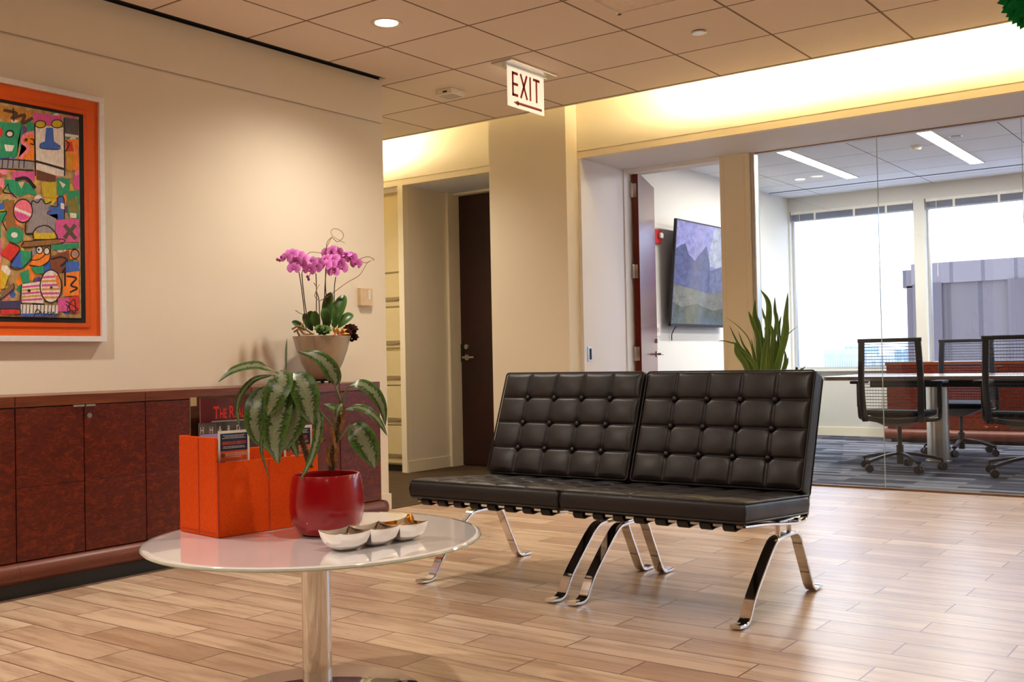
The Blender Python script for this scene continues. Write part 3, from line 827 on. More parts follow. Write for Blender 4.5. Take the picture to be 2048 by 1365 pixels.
for (a, b), wh in zip(cabs, where):
    if b < 1.9: continue
    t = thing('low_cabinet', 'red-brown burl veneer low cabinet %s' % wh, 'cabinet', (0.2, (a + b) / 2, 0), 0, 'low burl cabinets along the cream wall')
    bm = B(); box(bm, .002, .418, a + .001, b - .001, .06, .833); obj('body', bm, apron_m, t)
    bm = B(); box(bm, .418, .442, a + .0015, b - .0015, .789, .833, .0015); obj('top_rail', bm, apron_m, t)
    mids = [y for y in ys if a + .01 < y < b - .01]
    edges = [a] + mids + [b]
    for i, (u, v) in enumerate(zip(edges[:-1], edges[1:])):
        bm = B(); box(bm, .418, .44, u + .0025, v - .0025, .456, .784, .001); box(bm, .418, .44, u + .0025, v - .0025, .152, .453, .001)
        box(bm, .418, .437, u + .0025, v - .0025, .452, .457)
        d = obj('door', bm, burl_m, t)
        if len(edges) == 3:
            hy_ = (v - .055, v - .004) if i == 0 else (u + .004, u + .05)
            bm = B(); box(bm, .438, .452, hy_[0], hy_[1], .779, .787, .001); obj('pull_tab', bm, steel, d)
            if i == 1:
                bm = B(); tube(bm, [(.44, u + .025, .738), (.4445, u + .025, .738)], .0115, 20); tube(bm, [(.44, u + .025, .738), (.446, u + .025, .738)], .004, 8); obj('key_lock', bm, steel, d, True)
    bm = B(); prism(bm, mould, 'y', a + .0005, b - .0005)
    bmesh.ops.translate(bm, verts=bm.verts, vec=(0, 0, 0))
    obj('base_moulding', bm, base_m, t, True)
    bm = B(); box(bm, .3, .416, a, b, .0, .0615); 
    obj('kick_plate', bm, black, t)
# moulding return at the cabinet's end
bm = B(); prism(bm, [(4.455, .062), (4.455, .150)] + [(4.455 + .045 * math.sin(a), .106 + .044 * math.cos(a)) for a in [PI * i / 10 for i in range(1, 10)]] + [(4.46, .0625)], 'x', .013, .455)
o = obj('base_moulding', bm, base_m, t, True)

# ================================================================== FILE CABINETS in the hallway
fc_m = plain('file_cabinet_enamel', rgb(208, 192, 146), .45, 0, .4, .02)
fy = 6.68
t = thing('file_cabinet', 'tall cream file cabinet with stacked drawers at the hallway end', 'file cabinet', (-1.9, 6.9, 0))
bm = B(); box(bm, -2.5, -1.386, fy + .02, GY + .04, .06, SOF - .04); box(bm, -2.5, -1.386, fy + .04, GY, 0, .06)
obj('body', bm, fc_m, t)
bm = B(); box(bm, -2.5, -1.4, fy + .035, fy + .05, .005, .06); obj('kick_plate', bm, blackm, t)
bm = B(); box(bm, -1.386, -1.329, fy - .045, fy + .028, 0, SOF - .001); box(bm, -2.5, -1.385, fy, fy + .06, SOF - .04, SOF - .001); obj('side_trim', bm, cream_trim, t)
zs = [(1.715, 2.37), (1.42, 1.70), (1.065, 1.405), (.745, 1.035), (.405, .735), (.075, .395)]
for i, (a, b) in enumerate(zs):
    bm = B(); box(bm, -2.49, -1.392, fy, fy + .02, a, b, .004)
    d = obj('drawer' if i else 'flipper_door', bm, fc_m, t)
    if i:
        bm = B(); z = a + (.05 if i % 2 == 1 else .03)
        box(bm, -2.47, -1.40, fy - .008, fy + .002, z - .004, z + .03, .002); box(bm, -1.47, -1.41, fy - .012, fy - .006, z + .004, z + .024, .002)
        obj('drawer_pull', bm, plain('file_pull', rgb(150, 134, 98), .4, .2), d)

# card slot on the jamb panel
t = thing('door_lock_plate', 'small steel flush pull plate on the white jamb panel', 'lock plate', (.452, 6.72, .97))
bm = B(); box(bm, .452, .456, 6.69, 6.752, .918, 1.028, .001); obj('plate', bm, steel, t)
bm = B(); box(bm, .455, .457, 6.712, 6.74, .932, 1.014); obj('slot', bm, blackm, t)

# ================================================================== LOUNGE CHAIRS
lea = leather('dark_leather', rgb(22, 17, 21), .42)
lea2 = leather('strap_leather', rgb(18, 15, 15), .5)
def cushion(W, Hh, T, nc, nr, amp):
    """cushion lying in the local XY plane, top face at z=0 centre plane + tufts, thickness T downward"""
    bm = B(); NX, NY = nc * 24, nr * 24
    rad = .02
    top = []
    for j in range(NY + 1):
        row = []
        for i in range(NX + 1):
            u, v = i / NX, j / NY
            x, y = (u - .5) * W, (v - .5) * Hh
            a, b = u * nc, v * nr
            sa = abs(math.sin(PI * a)); sb = abs(math.sin(PI * b))
            h = amp * ((sa * sb) ** .6)
            ia, ib = round(a), round(b)
            da = (a - ia) * W / nc; db = (b - ib) * Hh / nr
            if 0 < ia < nc: h -= .009 * math.exp(-(da / .0035) ** 2)
            if 0 < ib < nr: h -= .009 * math.exp(-(db / .0035) ** 2)
            if 0 < ia < nc and 0 < ib < nr: h -= .011 * math.exp(-(da * da + db * db) / .018 ** 2)
            # roll off at the border
            e = min(u * W, (1 - u) * W, v * Hh, (1 - v) * Hh)
            if e < rad: h = h * (e / rad) - (rad - math.sqrt(max(0, rad * rad - (rad - e) ** 2))) * .55
            row.append(bm.verts.new((x, y, h)))
        top.append(row)
    for j in range(NY):
        for i in range(NX): bm.faces.new((top[j][i], top[j][i + 1], top[j + 1][i + 1], top[j + 1][i]))
    per = top[0][:] + [top[j][NX] for j in range(1, NY + 1)] + top[NY][NX - 1::-1] + [top[j][0] for j in range(NY - 1, 0, -1)]
    prev = per; n = len(per)
    for k, (dz, ins) in enumerate(((-.012, -.001), (-.02, -.003), (-T * .5, -.006), (-T + .018, -.003), (-T + .01, -.001), (-T, .008))):
        cur = []
        for v in per:
            x, y = v.co.x, v.co.y
            cx = x - math.copysign(min(abs(ins), abs(x)), x) * (1 if ins > 0 else -1) * (abs(abs(x) - W / 2) < 1e-6)
            cy_ = y - math.copysign(min(abs(ins), abs(y)), y) * (1 if ins > 0 else -1) * (abs(abs(y) - Hh / 2) < 1e-6)
            cur.append(bm.verts.new((cx, cy_, dz)))
        for i in range(n): bm.faces.new((prev[i], cur[i], cur[(i + 1) % n], prev[(i + 1) % n]))
        prev = cur
    bm.faces.new(prev)
    bmesh.ops.recalc_face_normals(bm, faces=bm.faces[:])
    return bm
def piping(W, Hh, z, r_=.0035, c=.014):
    pts = []
    for sx, sy, a0 in ((1, -1, -90), (1, 1, 0), (-1, 1, 90), (-1, -1, 180)):
        for k in range(5):
            a = R(a0 + k * 22.5)
            pts.append((sx * (W / 2 - c) + c * math.cos(a), sy * (Hh / 2 - c) + c * math.sin(a), z))
    pts.append(pts[0]); bm = B(); tube(bm, pts, r_, 6); return bm
CW = .75
def make_chair(cx):
    org = Vector((cx, 3.76, 0))
    t = thing('lounge_chair', 'left dark leather tufted armless lounge chair on chrome legs, nearer the plant table', 'lounge chair', org, 0, 'tufted lounge chairs')
    # seat: top face from (y 3.38, z .44) to (y 3.97, z .402)
    def placed(bm, O, ex_, ey_):
        ez_ = ex_.cross(ey_)
        m = Matrix((ex_, ey_, ez_)).transposed().to_4x4(); m.translation = O
        bmesh.ops.transform(bm, matrix=m, verts=bm.verts); return bm
    X = Vector((1, 0, 0))
    d = Vector((0, .59, -.04)); L = d.length; ey_ = d.normalized(); O = Vector((cx, 3.38, .442)) + d / 2
    s = obj('seat_cushion', placed(cushion(CW + .004, L, .078, 5, 4, .009), O, X, ey_), lea, t, 'all')
    for z_, nm in ((-.004, 0), (-.072, 1)):
        obj('piping', placed(piping(CW + .008, L + .004, z_), O, X, ey_), lea, s, True)
    for i in range(1, 5):
        for j in range(1, 4):
            c = O + X * ((i / 5 - .5) * CW) + ey_ * ((j / 4 - .5) * L)
            bm = B(); lathe(bm, [(0, .001), (.006, 0), (.0095, -.004), (.0095, -.008)][::1], c + Vector((0, 0, -.003)), 14); obj('button', bm, lea, s, 'all')
    d = Vector((0, .175, .455)); L = d.length; ey_ = d.normalized(); O = Vector((cx, 3.905, .425)) + d / 2
    s = obj('back_cushion', placed(cushion(CW, L, .10, 5, 4, .012), O, X, ey_), lea, t, 'all')
    for z_ in (-.004, -.092): obj('piping', placed(piping(CW + .004, L + .004, z_), O, X, ey_), lea, s, True)
    nz = X.cross(ey_)
    for i in range(1, 5):
        for j in range(1, 4):
            c = O + X * ((i / 5 - .5) * CW) + ey_ * ((j / 4 - .5) * L) - nz * .0045
            bm = B(); lathe(bm, [(0, .0095), (.006, .0088), (.0105, .0055), (.012, 0), (.012, -.006)], (0, 0, 0), 16)
            obj('button', placed(bm, c, X, ey_), lea, s, 'all')
    # frame: side rails sweeping up behind the back, cross bars
    for sx in (-1, 1):
        x = cx + sx * .352
        bm = B(); bar(bm, [(x, 3.41, .352), (x, 3.6, .335), (x, 3.82, .308), (x, 3.95, .298), (x, 4.0, .318), (x, 4.018, .375), (x, 4.062, .50), (x, 4.155, .74)], X, .03, .011, n=30)
        obj('side_rail', bm, chrome, t, True)
    bm = B(); bar(bm, [(cx - .36, 3.415, .352), (cx + .36, 3.415, .352)], (0, 1, -.07), .03, .011); obj('front_bar', bm, chrome, t, True)
    bm = B(); bar(bm, [(cx - .36, 3.985, .30), (cx + .36, 3.985, .30)], (0, 1, .3), .03, .011); obj('rear_bar', bm, chrome, t, True)
    bm = B(); bar(bm, [(cx - .355, 4.15, .69), (cx + .355, 4.15, .69)], (0, .35, 1), .03, .011); obj('back_bar', bm, chrome, t, True)
    for k in range(8):
        x = cx - .31 + k * .62 / 7
        bm = B(); bar(bm, [(x, 3.99, .312), (x, 3.7, .333), (x, 3.44, .362), (x, 3.405, .366), (x, 3.389, .352), (x, 3.405, .335), (x, 3.45, .338), (x, 3.56, .333)], X, .042, .0045, n=26)
        obj('strap', bm, lea2, t, True)
    for k in range(6):
        x = cx - .30 + k * .12
        bm = B(); bar(bm, [(x, 4.01, .34), (x, 4.07, .52), (x, 4.135, .69)], X, .042, .0045, n=8); obj('back_strap', bm, lea2, t, True)
    # legs
    for sx in (-1, 1):
        x = cx + sx * .335
        P_ = [(x, 3.372, .012), (x, 3.42, .008), (x, 3.455, .018), (x, 3.48, .05), (x, 3.52, .098), (x, 3.63, .193), (x, 3.68, .232), (x, 3.72, .255), (x, 3.765, .262), (x, 3.88, .262), (x, 3.925, .255), (x, 3.955, .228), (x, 3.975, .19), (x, 4.05, .06), (x, 4.07, .028), (x, 4.10, .009), (x, 4.165, .010)]
        bm = B(); bar(bm, P_, X, .042, .013, n=70); leg = obj('leg', bm, chrome, t, True)
        bm = B()
        for y in (3.765, 3.875): tube(bm, [(x, y, .265), (x, y, .325)], .0095, 12)
        box(bm, x - .02, x + .02, 3.74, 3.9, .318, .326, .002)
        obj('mounting_post', bm, chrome, leg, True)
    return t
chA = make_chair(2.012)
dup(chA, (2.783, 3.76, 0), 0, 'right dark leather tufted armless lounge chair on chrome legs, nearer the glass')

# ================================================================== ROUND TABLE
TX, TY, TZ, TR = 2.441, 2.073, .46, .47
t = thing('round_table', 'low round white glass table on a chrome pedestal', 'table', (TX, TY, 0))
milk = Mat('back_painted_glass').set(rgb(246, 243, 246), .06, 0, .6); milk.p.inputs['Coat Weight'].default_value = 1; milk.p.inputs['Coat Roughness'].default_value = .02
bm = B(); lathe(bm, [(0, -.012), (TR - .012, -.012), (TR - .003, -.010), (TR, -.006), (TR - .002, -.002), (TR - .006, 0), (TR - .02, .0), (0, 0)], (TX, TY, TZ), 128)
top = obj('tabletop', bm, milk.m, t, 'all')
bm = B(); lathe(bm, [(TR - .0035, -.0105), (TR + .0006, -.0062), (TR - .0015, -.0016)], (TX, TY, TZ), 128); obj('glass_rim', bm, plain('green_glass_rim', rgb(206, 216, 200), .08, 0, .8), top, True)
bm = B(); lathe(bm, [(0, 0), (.15, 0), (.15, -.006), (.04, -.014)], (TX, TY, TZ - .012), 48); obj('mounting_disc', bm, steel, t, True)
bm = B(); lathe(bm, [(.041, .018), (.0405, .43), (.041, .445), (0, .445)], (TX, TY, 0), 48); obj('column', bm, chrome, t, True)
bm = B(); lathe(bm, [(0, 0), (.297, 0), (.30, .004), (.294, .009), (.1, .017), (.045, .021), (0, .021)], (TX, TY, 0), 96); obj('base_plate', bm, chrome, t, True)

# ================================================================== FELT MAGAZINE HOLDER
felt = plain('orange_felt', rgb(232, 84, 22), .9, 0, .1, .08, 150, .5, 420)
Hc = Vector((2.235, 1.898, TZ)); e2 = Vector((.13, .9915, 0)).normalized(); e1 = Vector((e2.y, -e2.x, 0)); ZV = Vector((0, 0, 1))
HW, HL = .212, .345
def hp(a, b, c): return Hc - e1 * a + e2 * b + ZV * c     # a: depth back from the front panel, b: along it, c: up
def hbox(bm, a0, a1, b0, b1, c0, c1, bev=0, mi=0):
    t_ = B(); box(t_, a0, a1, b0, b1, c0, c1, bev)
    m = Matrix((-e1, e2, ZV)).transposed().to_4x4(); m.translation = Hc
    merge(bm, t_, mi, m); bmesh.ops.recalc_face_normals(bm, faces=bm.faces[:]); return bm
t = thing('magazine_holder', 'orange felt magazine holder on the round table', 'magazine holder', hp(HW / 2, HL / 2, 0))
def felt_slab(name, *a):
    return obj(name, hbox(B(), *a, .0025), felt, t)
felt_slab('bottom', .004, HW - .004, .004, HL - .004, 0, .006)
felt_slab('end_panel', .006, HW, 0, .006, 0.001, .283)
felt_slab('end_panel', .006, HW, HL - .006, HL, 0.001, .283)
felt_slab('front_panel', 0, .006, 0, HL, 0.001, .212)
felt_slab('back_panel', HW - .006, HW, .006, HL - .006, 0.001, .283)
felt_slab('divider', .036, .042, .006, HL - .006, .006, .245)
bm = B()
for a, b in ((.0, .003), (.168, .170)): hbox(bm, -.0012, .001, a, b + .0025, .004, .21)
hbox(bm, .1, .103, -.0012, .001, .004, .28); hbox(bm, .01, HW, -.0012, .001, .012, .015)
obj('stitching', bm, plain('orange_thread', rgb(196, 58, 14), .8), t)
bm = B(); hbox(bm, .004, .036, .166, .170, .01, .205); obj('pocket_divider', bm, felt, t)

def cover_frame(depth, lean=0.0):
    n = (e1 * math.cos(lean) + ZV * math.sin(lean)).normalized(); up = (ZV * math.cos(lean) - e1 * math.sin(lean)).normalized()
    return n, up
def booklet(name, label, cat, group, a, b0, b1, c0, c1, th, mats, face):
    """upright booklet: a = depth back, b0..b1 along holder, c0..c1 up"""
    t_ = thing(name, label, cat, hp(a, (b0 + b1) / 2, c0), 0, group)
    pg = B(); hbox(pg, a - th / 2 + .0004, a + th / 2 - .0004, b0 + .001, b1 - .001, c0, c1 - .001); obj('pages', pg, mats[1], t_)
    cv = B(); hbox(cv, a - th / 2 - .0004, a - th / 2 + .0004, b0, b1, c0, c1); hbox(cv, a + th / 2 - .0004, a + th / 2 + .0004, b0, b1, c0, c1); hbox(cv, a - th / 2, a + th / 2, b0 - .0004, b0 + .0006, c0, c1)
    c_ = obj('cover', cv, mats[0], t_)
    face(c_, a - th / 2 - .0005)
    return t_
paper = plain('paper_white', rgb(226, 220, 212), .7)
navy = plain('leaflet_navy', rgb(24, 42, 66), .5)
leafor = plain('leaflet_orange', rgb(214, 84, 30), .5)
inkr = plain('leaflet_red_ink', rgb(206, 74, 48), .5)
inkw = plain('white_ink', rgb(226, 214, 206), .6)
def leaflet(b0, c1, label, title, w=.102):
    a = .020; b1 = b0 + w; c0 = c1 - .16
    t_ = thing('leaflet', label, 'leaflet', hp(a, b0 + w / 2, c0), 0, 'leaflets in the felt holder')
    bm = B(); hbox(bm, a - .0008, a + .0008, b0, b1, c0, c1); obj('sheet', bm, paper, t_)
    f = a - .0009
    bm = B(); hbox(bm, f - .0003, f + .0002, b0 + .007, b1 - .007, c1 - .058, c1 - .008); obj('title_panel', bm, navy, t_)
    bm = B(); hbox(bm, f - .0003, f + .0002, b0 + .007, b1 - .007, c0 + .006, c1 - .058); obj('list_panel', bm, leafor, t_)
    f -= .0004
    text('title', title, .0125, hp(f, b0 + w / 2, c1 - .040), e2, ZV, inkr, t_, xs=.5, bold=.0004, align='CENTER', depth=.0004)
    bm = B(); rr_ = random.Random(3)
    for z in (c1 - .0145, c1 - .0185, c1 - .0225, c1 - .0465, c1 - .0505):
        q = rr_.uniform(.012, .022); y = b0 + q
        while y < b1 - q:
            l_ = rr_.uniform(.003, .009); hbox(bm, f - .0002, f + .0002, y, min(y + l_, b1 - q), z, z + .0014); y += l_ + .0015
    for k in range(4):
        for m_ in range(3):
            z = c1 - .066 - k * .0235 - m_ * .0052; y = b0 + .024; en = b1 - .01 - (0, 0, .02)[m_]
            while y < en:
                l_ = rr_.uniform(.004, .011); hbox(bm, f - .0002, f + .0002, y, min(y + l_, en), z, z + .0016); y += l_ + .0014
    obj('printed_lines', bm, inkw, t_)
    for k in range(3):
        cc = hp(f, b0 + .0145, c1 - .070 - k * .0235)
        bm = B(); tube(bm, [cc, cc + e1 * .0004], .0052, 16); obj('number_disc', bm, navy, t_)
        text('number', str(k + 1), .009, cc + e1 * .0005 - ZV * .0032, e2, ZV, inkw, t_, align='CENTER', depth=.0003)
leaflet(.016, .300, 'left leaflet in the orange holder, navy and orange, beside the dark magazine', 'CONOZCA SUS DERECHOS')
leaflet(.236, .300, 'right leaflet in the orange holder, half hidden by the big leaves', 'KNOW YOUR RIGHTS')
# magazines
maroon = plain('magazine_maroon', rgb(96, 22, 34), .25, 0, .5, .35, 14, coat=.6)
redink = plain('magazine_red', rgb(224, 52, 46), .4)
pages = plain('magazine_pages', rgb(206, 196, 186), .7)
def f1(c_, f):
    for ch, b, sz in (('T', .077, .050), ('HE', .0975, .039), ('R', .1285, .050), ('EAL', .149, .039), ('D', .1885, .050), ('EAL', .210, .039)):
        text('title', ch, sz, hp(f - .0002, b, .330), e2, ZV, redink, c_, xs=.60 if len(ch) == 1 else .50, bold=.0014, depth=.0004)
    bm = B(); hbox(bm, f - .0003, f, .036, .046, .086, .386); obj('cover_edge_band', bm, plain('band_dark', rgb(120, 20, 34), .3), c_)
booklet('magazine', 'maroon glossy magazine with red masthead in the orange holder', 'magazine', 'magazines in the felt holder', .15, .036, .252, .085, .390, .006, (maroon, pages), f1)
brownc = plain('magazine_brown_photo', rgb(88, 58, 40), .3, 0, .5, .6, 12, coat=.5)
def f2(c_, f):
    bm = B(); hbox(bm, f - .0003, f, .026, .046, .368, .394); obj('light_corner', bm, plain('cover_beige', rgb(214, 184, 140), .3), c_)  # beige patch at the cover's top corner
booklet('magazine', 'brown photo cover magazine, rearmost in the orange holder', 'magazine', 'magazines in the felt holder', .19, .026, .24, .09, .397, .004, (brownc, pages), f2)
greyc = plain('magazine_grey_photo', rgb(74, 70, 68), .3, 0, .5, .5, 30, coat=.5)
def f3(c_, f):
    for k, (ch, b) in enumerate((('H', .010), ('H', .040), ('A', .069), ('R', .099), ('D', .129))):
        text('title_letter', ch, .0285, hp(f - .0002, b, .2895), e2, ZV, inkw, c_, xs=.6, depth=.0004)
    bm = B(); hbox(bm, f - .0003, f, .0095, .2, .27, .2875); obj('lilac_strip', bm, plain('lilac_band', rgb(176, 156, 206), .5), c_)
    bm = B()
    for k in range(9): hbox(bm, f - .0001, f, .012 + k * .006, .0135 + k * .006, .29, .317)
    obj('photo_columns', bm, plain('photo_grey', rgb(128, 122, 118), .5), c_)
booklet('magazine', 'grey magazine with white capitals in front of the maroon one', 'magazine', 'magazines in the felt holder', .11, .0085, .22, .03, .321, .004, (greyc, pages), f3)
def f4(c_, f):
    bm = B()
    for k in range(8): hbox(bm, f - .0002, f, .066 + k * .02, .067 + k * .02, .30, .322)
    obj('grid_print', bm, plain('photo_grid', rgb(120, 116, 116), .5), c_)
booklet('magazine', 'pale grey magazine peeking out between the two dark ones', 'magazine', 'magazines in the felt holder', .13, .062, .24, .05, .3235, .003, (plain('magazine_pale', rgb(176, 170, 168), .4), pages), f4)

# ================================================================== RED POT WITH LEAFY PLANT
PC = Vector((2.443, 2.118, TZ))
t = thing('potted_plant', 'leafy plant with silver-streaked leaves in a glossy red pot', 'potted plant', PC)
redglaze = plain('red_glaze', rgb(156, 2, 16), .26, 0, .35, .08, 20, coat=.45)
bm = B(); lathe(bm, [(0, 0), (.066, 0), (.082, .008), (.1, .035), (.106, .075), (.1055, .11), (.101, .145), (.096, .166), (.094, .171), (.089, .171), (.088, .165), (.09, .14), (0, .14)], PC, 80)
pot = obj('pot', bm, redglaze, t, True)
bm = B(); lathe(bm, [(0, .153), (.05, .152), (.089, .149), (.089, .142)], PC, 40)
for v in bm.verts: v.co.z += rnd.uniform(-.003, .004)
obj('soil', bm, plain('soil', rgb(44, 30, 22), .95, 0, .1, .5, 90, 1, 300), t)
rr_ = random.Random(2)
for i in range(70):
    pass
agl = leaf_mat('silver_streaked_leaf', rgb(72, 106, 42), rgb(138, 148, 116))
stem_m = plain('brown_ringed_stem', rgb(92, 74, 48), .7, 0, .2, .35, 60, .5, 160)
husk_m = plain('dry_husk', rgb(176, 126, 78), .85, 0, .2, .3, 40)
petiole_m = plain('green_petiole', rgb(104, 132, 56), .45, 0, .4, .15, 40)
FH = Vector((_F.x, _F.y, 0)).normalized(); TC = -FH
def zq(x, y, d=0.0):   # point seen at zoomed sketch coords, d metres nearer (+) than the pot's axis
    return hit(420 + x / 2.626, 440 + y / 2.626, PC - FH * d, FH)
S = 1.36 / 1000 / 2.626 * 1.04      # metres per sketch unit near the pot
stemA = [zq(525, 1300, 0), zq(500, 1210, .01), zq(470, 1120, .02), zq(430, 990, .03), zq(405, 870, .03)]
stemB = [zq(640, 1315, 0), zq(645, 1220, 0), zq(668, 1120, 0), zq(683, 1030, 0), zq(690, 975, 0)]
bm = B(); tube(bm, stemA, [.0085, .006], 10, n=24)
P_ = spline(stemA, 40)
for i in range(0, 40, 2):
    if i > 30: break
    lathe(bm, [(.0096, -.0012), (.0102, 0), (.0096, .0012)], P_[i], 12)
obj('stem', bm, stem_m, t, True)
bm = B(); tube(bm, stemB, [.0105, .006], 10, n=24)
P_ = spline(stemB, 40)
for i in range(0, 38, 2): lathe(bm, [(.011, -.0012), (.0115 - i * .0001, 0), (.0108 - i * .0001, .0012)], P_[i], 12)
obj('stem', bm, stem_m, t, True)
bm = B()
for a, b, c in (((640, 1310), (615, 1230), (628, 1170)), ((655, 1280), (665, 1200), (640, 1150)), ((660, 1170), (640, 1110), (650, 1070)), ((680, 1110), (700, 1060), (680, 1020)), ((620, 1150), (590, 1160), (565, 1165)), ((688, 1040), (700, 1000), (690, 960))):
    leaf(bm, [zq(*a, .012), zq(*b, .018), zq(*c, .014)], .012, TC + Vector((.2, 0, .3)), n=8, wave=.3, fold=.5)
obj('dry_husks', bm, husk_m, t)
#            control points (x, y, nearness)                                   width  normal tilt
LV = [
 ([(350, 800, .03), (300, 778, .07), (230, 764, .10), (120, 790, .13), (42, 850, .15)], 66, (0, 0, .9), .4),
 ([(330, 815, .02), (235, 838, .06), (170, 905, .08), (142, 985, .09), (155, 1090, .09)], 34, (.9, 0, .2), .45),
 ([(300, 868, .03), (250, 940, .06), (232, 1040, .075), (245, 1130, .07), (305, 1215, .06)], 108, (0, 0, .25), .4),
 ([(296, 880, .06), (282, 980, .085), (286, 1090, .095), (268, 1200, .09), (312, 1366, .08)], 30, (1.4, .5, .1), .4),
 ([(408, 880, .06), (372, 960, .085), (345, 1070, .095), (338, 1170, .095), (357, 1287, .08)], 146, (0, 0, .15), .42),
 ([(372, 790, .06), (378, 840, .09), (350, 905, .105), (322, 970, .108), (300, 1030, .105)], 132, (0, 0, .5), .4),
 ([(478, 880, .03), (468, 960, .06), (440, 1060, .07), (410, 1140, .07), (384, 1216, .06)], 132, (0, 0, .15), .42),
 ([(436, 800, .05), (478, 850, .08), (508, 930, .09), (520, 1000, .09), (541, 1078, .08)], 142, (0, 0, .45), .42),
 ([(556, 985, .04), (572, 1040, .06), (562, 1150, .07), (525, 1270, .08), (470, 1372, .09)], 50, (-.4, .5, .2), .4),
 ([(425, 1130, .02), (438, 1180, .03), (460, 1252, .03)], 60, (0, 0, .1), .25),
 ([(658, 876, .02), (650, 820, .04), (610, 755, .06), (550, 712, .07), (462, 690, .08)], 92, (0, 0, .7), .4),
 ([(728, 872, .02), (790, 862, .04), (860, 905, .05), (905, 985, .05), (920, 1085, .05)], 70, (-.3, 0, .7), .42),
 ([(704, 998, .02), (760, 985, .05), (825, 1000, .07), (885, 1055, .07), (932, 1135, .07)], 50, (0, 0, .9), .42),
 ([(738, 1072, .04), (775, 1110, .055), (815, 1175, .06), (845, 1240, .055), (866, 1306, .05)], 136, (0, 0, .3), .42),
 ([(690, 1000, .02), (672, 1000, .03), (640, 985, .04), (596, 968, .05)], 54, (0, 0, .6), .35),
 ([(690, 965, .03), (672, 1000, .04), (664, 1042, .04)], 36, (0, 0, .2), .35),
 ([(400, 800, .02), (399, 740, .02), (400, 680, .015), (404, 622, .01)], 11, (1, 0, 0), .5),
]
for i, (pts, w, nt, pk) in enumerate(LV):
    bm = B(); P_ = [zq(*p) for p in pts]
    leaf(bm, P_, w * .545e-3, TC + Vector(nt), n=20, fold=.22, peak=pk, tip=.75, base=.6, wave=.012, cup=.08)
    obj('leaf', bm, agl if i not in (3,) else agl, t, 'all')
PT = [([(408, 880, .03), (402, 840, .04), (350, 800, .03)], 3), ([(402, 860, .03), (380, 830, .05), (330, 815, .02)], 3), ([(405, 870, .03), (350, 850, .05), (300, 868, .03)], 3),
      ([(405, 870, .03), (395, 830, .05), (372, 790, .06)], 3.5), ([(408, 880, .03), (425, 830, .045), (436, 800, .05)], 3.5), ([(420, 940, .03), (425, 900, .05), (408, 880, .06)], 3), ([(430, 980, .03), (470, 920, .03), (478, 880, .03)], 3),
      ([(690, 975, 0), (680, 930, .01), (658, 876, .02)], 3.5), ([(690, 975, 0), (705, 920, .01), (728, 872, .02)], 3), ([(690, 985, 0), (698, 990, .01), (704, 998, .02)], 3), ([(668, 1170, 0), (700, 1125, .02), (738, 1072, .04)], 3), ([(660, 1130, 0), (640, 1080, .02), (590, 1020, .02), (556, 985, .04)], 3), ([(475, 1150, .02), (450, 1130, .02), (425, 1130, .02)], 3), ([(404, 880, .03), (400, 830, .03), (400, 800, .02)], 3),
      ([(665, 1090, 0), (655, 1060, .01), (645, 1030, .012)], 2.5)]
for pts, w in PT:
    bm = B(); tube(bm, [zq(*p) for p in pts], w * .75e-3, 8, n=10); obj('petiole', bm, petiole_m, t, True)

# ================================================================== TRIPLE BOWL and gold sweets
BO = Vector((2.69, 2.055, TZ)); u2 = Vector((.17, .985, 0)).normalized(); u1 = Vector((u2.y, -u2.x, 0))
t = thing('triple_bowl', 'polished metal dish of three joined square bowls on the table', 'bowl', BO)
bowl_m = Mat('polished_aluminium').set((.86, .85, .83, 1), .09, 1); 
def sqbowl(c):
    bm = B(); s = .048; N = 8; prof = [(.016, 0), (.025, .0012), (.036, .008), (.0435, .018), (.0475, .032), (.0495, .048)]
    inn = [(.0478, .0485), (.0455, .034), (.0415, .021), (.034, .012), (.016, .006)]
    rings = []
    for r_, z in prof + inn:
        ring_ = []
        for i in range(4 * N):
            a = i / (4 * N) * 4; sd = int(a); f = a - sd
            cs = [(-1, -1), (1, -1), (1, 1), (-1, 1)]
            p0, p1 = cs[sd], cs[(sd + 1) % 4]
            x = p0[0] + (p1[0] - p0[0]) * f; y = p0[1] + (p1[1] - p0[1]) * f
            k = 1 + .0 * f; corner = max(0, (abs(x) * abs(y)) - .0)
            # rounded square low down, crisp peaked corners at the rim
            rd = 1 / max(math.hypot(x, y), 1e-6); mixk = min(1, z / .045)
            kk = (1 - mixk) * .55
            xx = x * (1 - kk) + x * rd * kk * 1.1; yy = y * (1 - kk) + y * rd * kk * 1.1
            zz = z + .006 * (z / .048) * (abs(x * y) ** 3) - .002 * (z / .048)
            ring_.append(bm.verts.new(c + u1 * (xx * r_) + u2 * (yy * r_) + ZV * max(zz, 0)))
        rings.append(ring_)
    n = 4 * N
    for a, b in zip(rings[:-1], rings[1:]):
        for i in range(n): bm.faces.new((a[i], a[(i + 1) % n], b[(i + 1) % n], b[i]))
    bm.faces.new(rings[0][::-1]); bm.faces.new(rings[-1])
    bmesh.ops.recalc_face_normals(bm, faces=bm.faces[:])
    return bm
for k in (-1, 0, 1): obj('bowl', sqbowl(BO + u2 * (.0955 * k)), bowl_m.m, t, True)
gold = plain('gold_foil', rgb(226, 150, 30), .22, .9, None, .25, 120, .8, 160)
c0 = BO + u2 * .0955 + ZV * .03
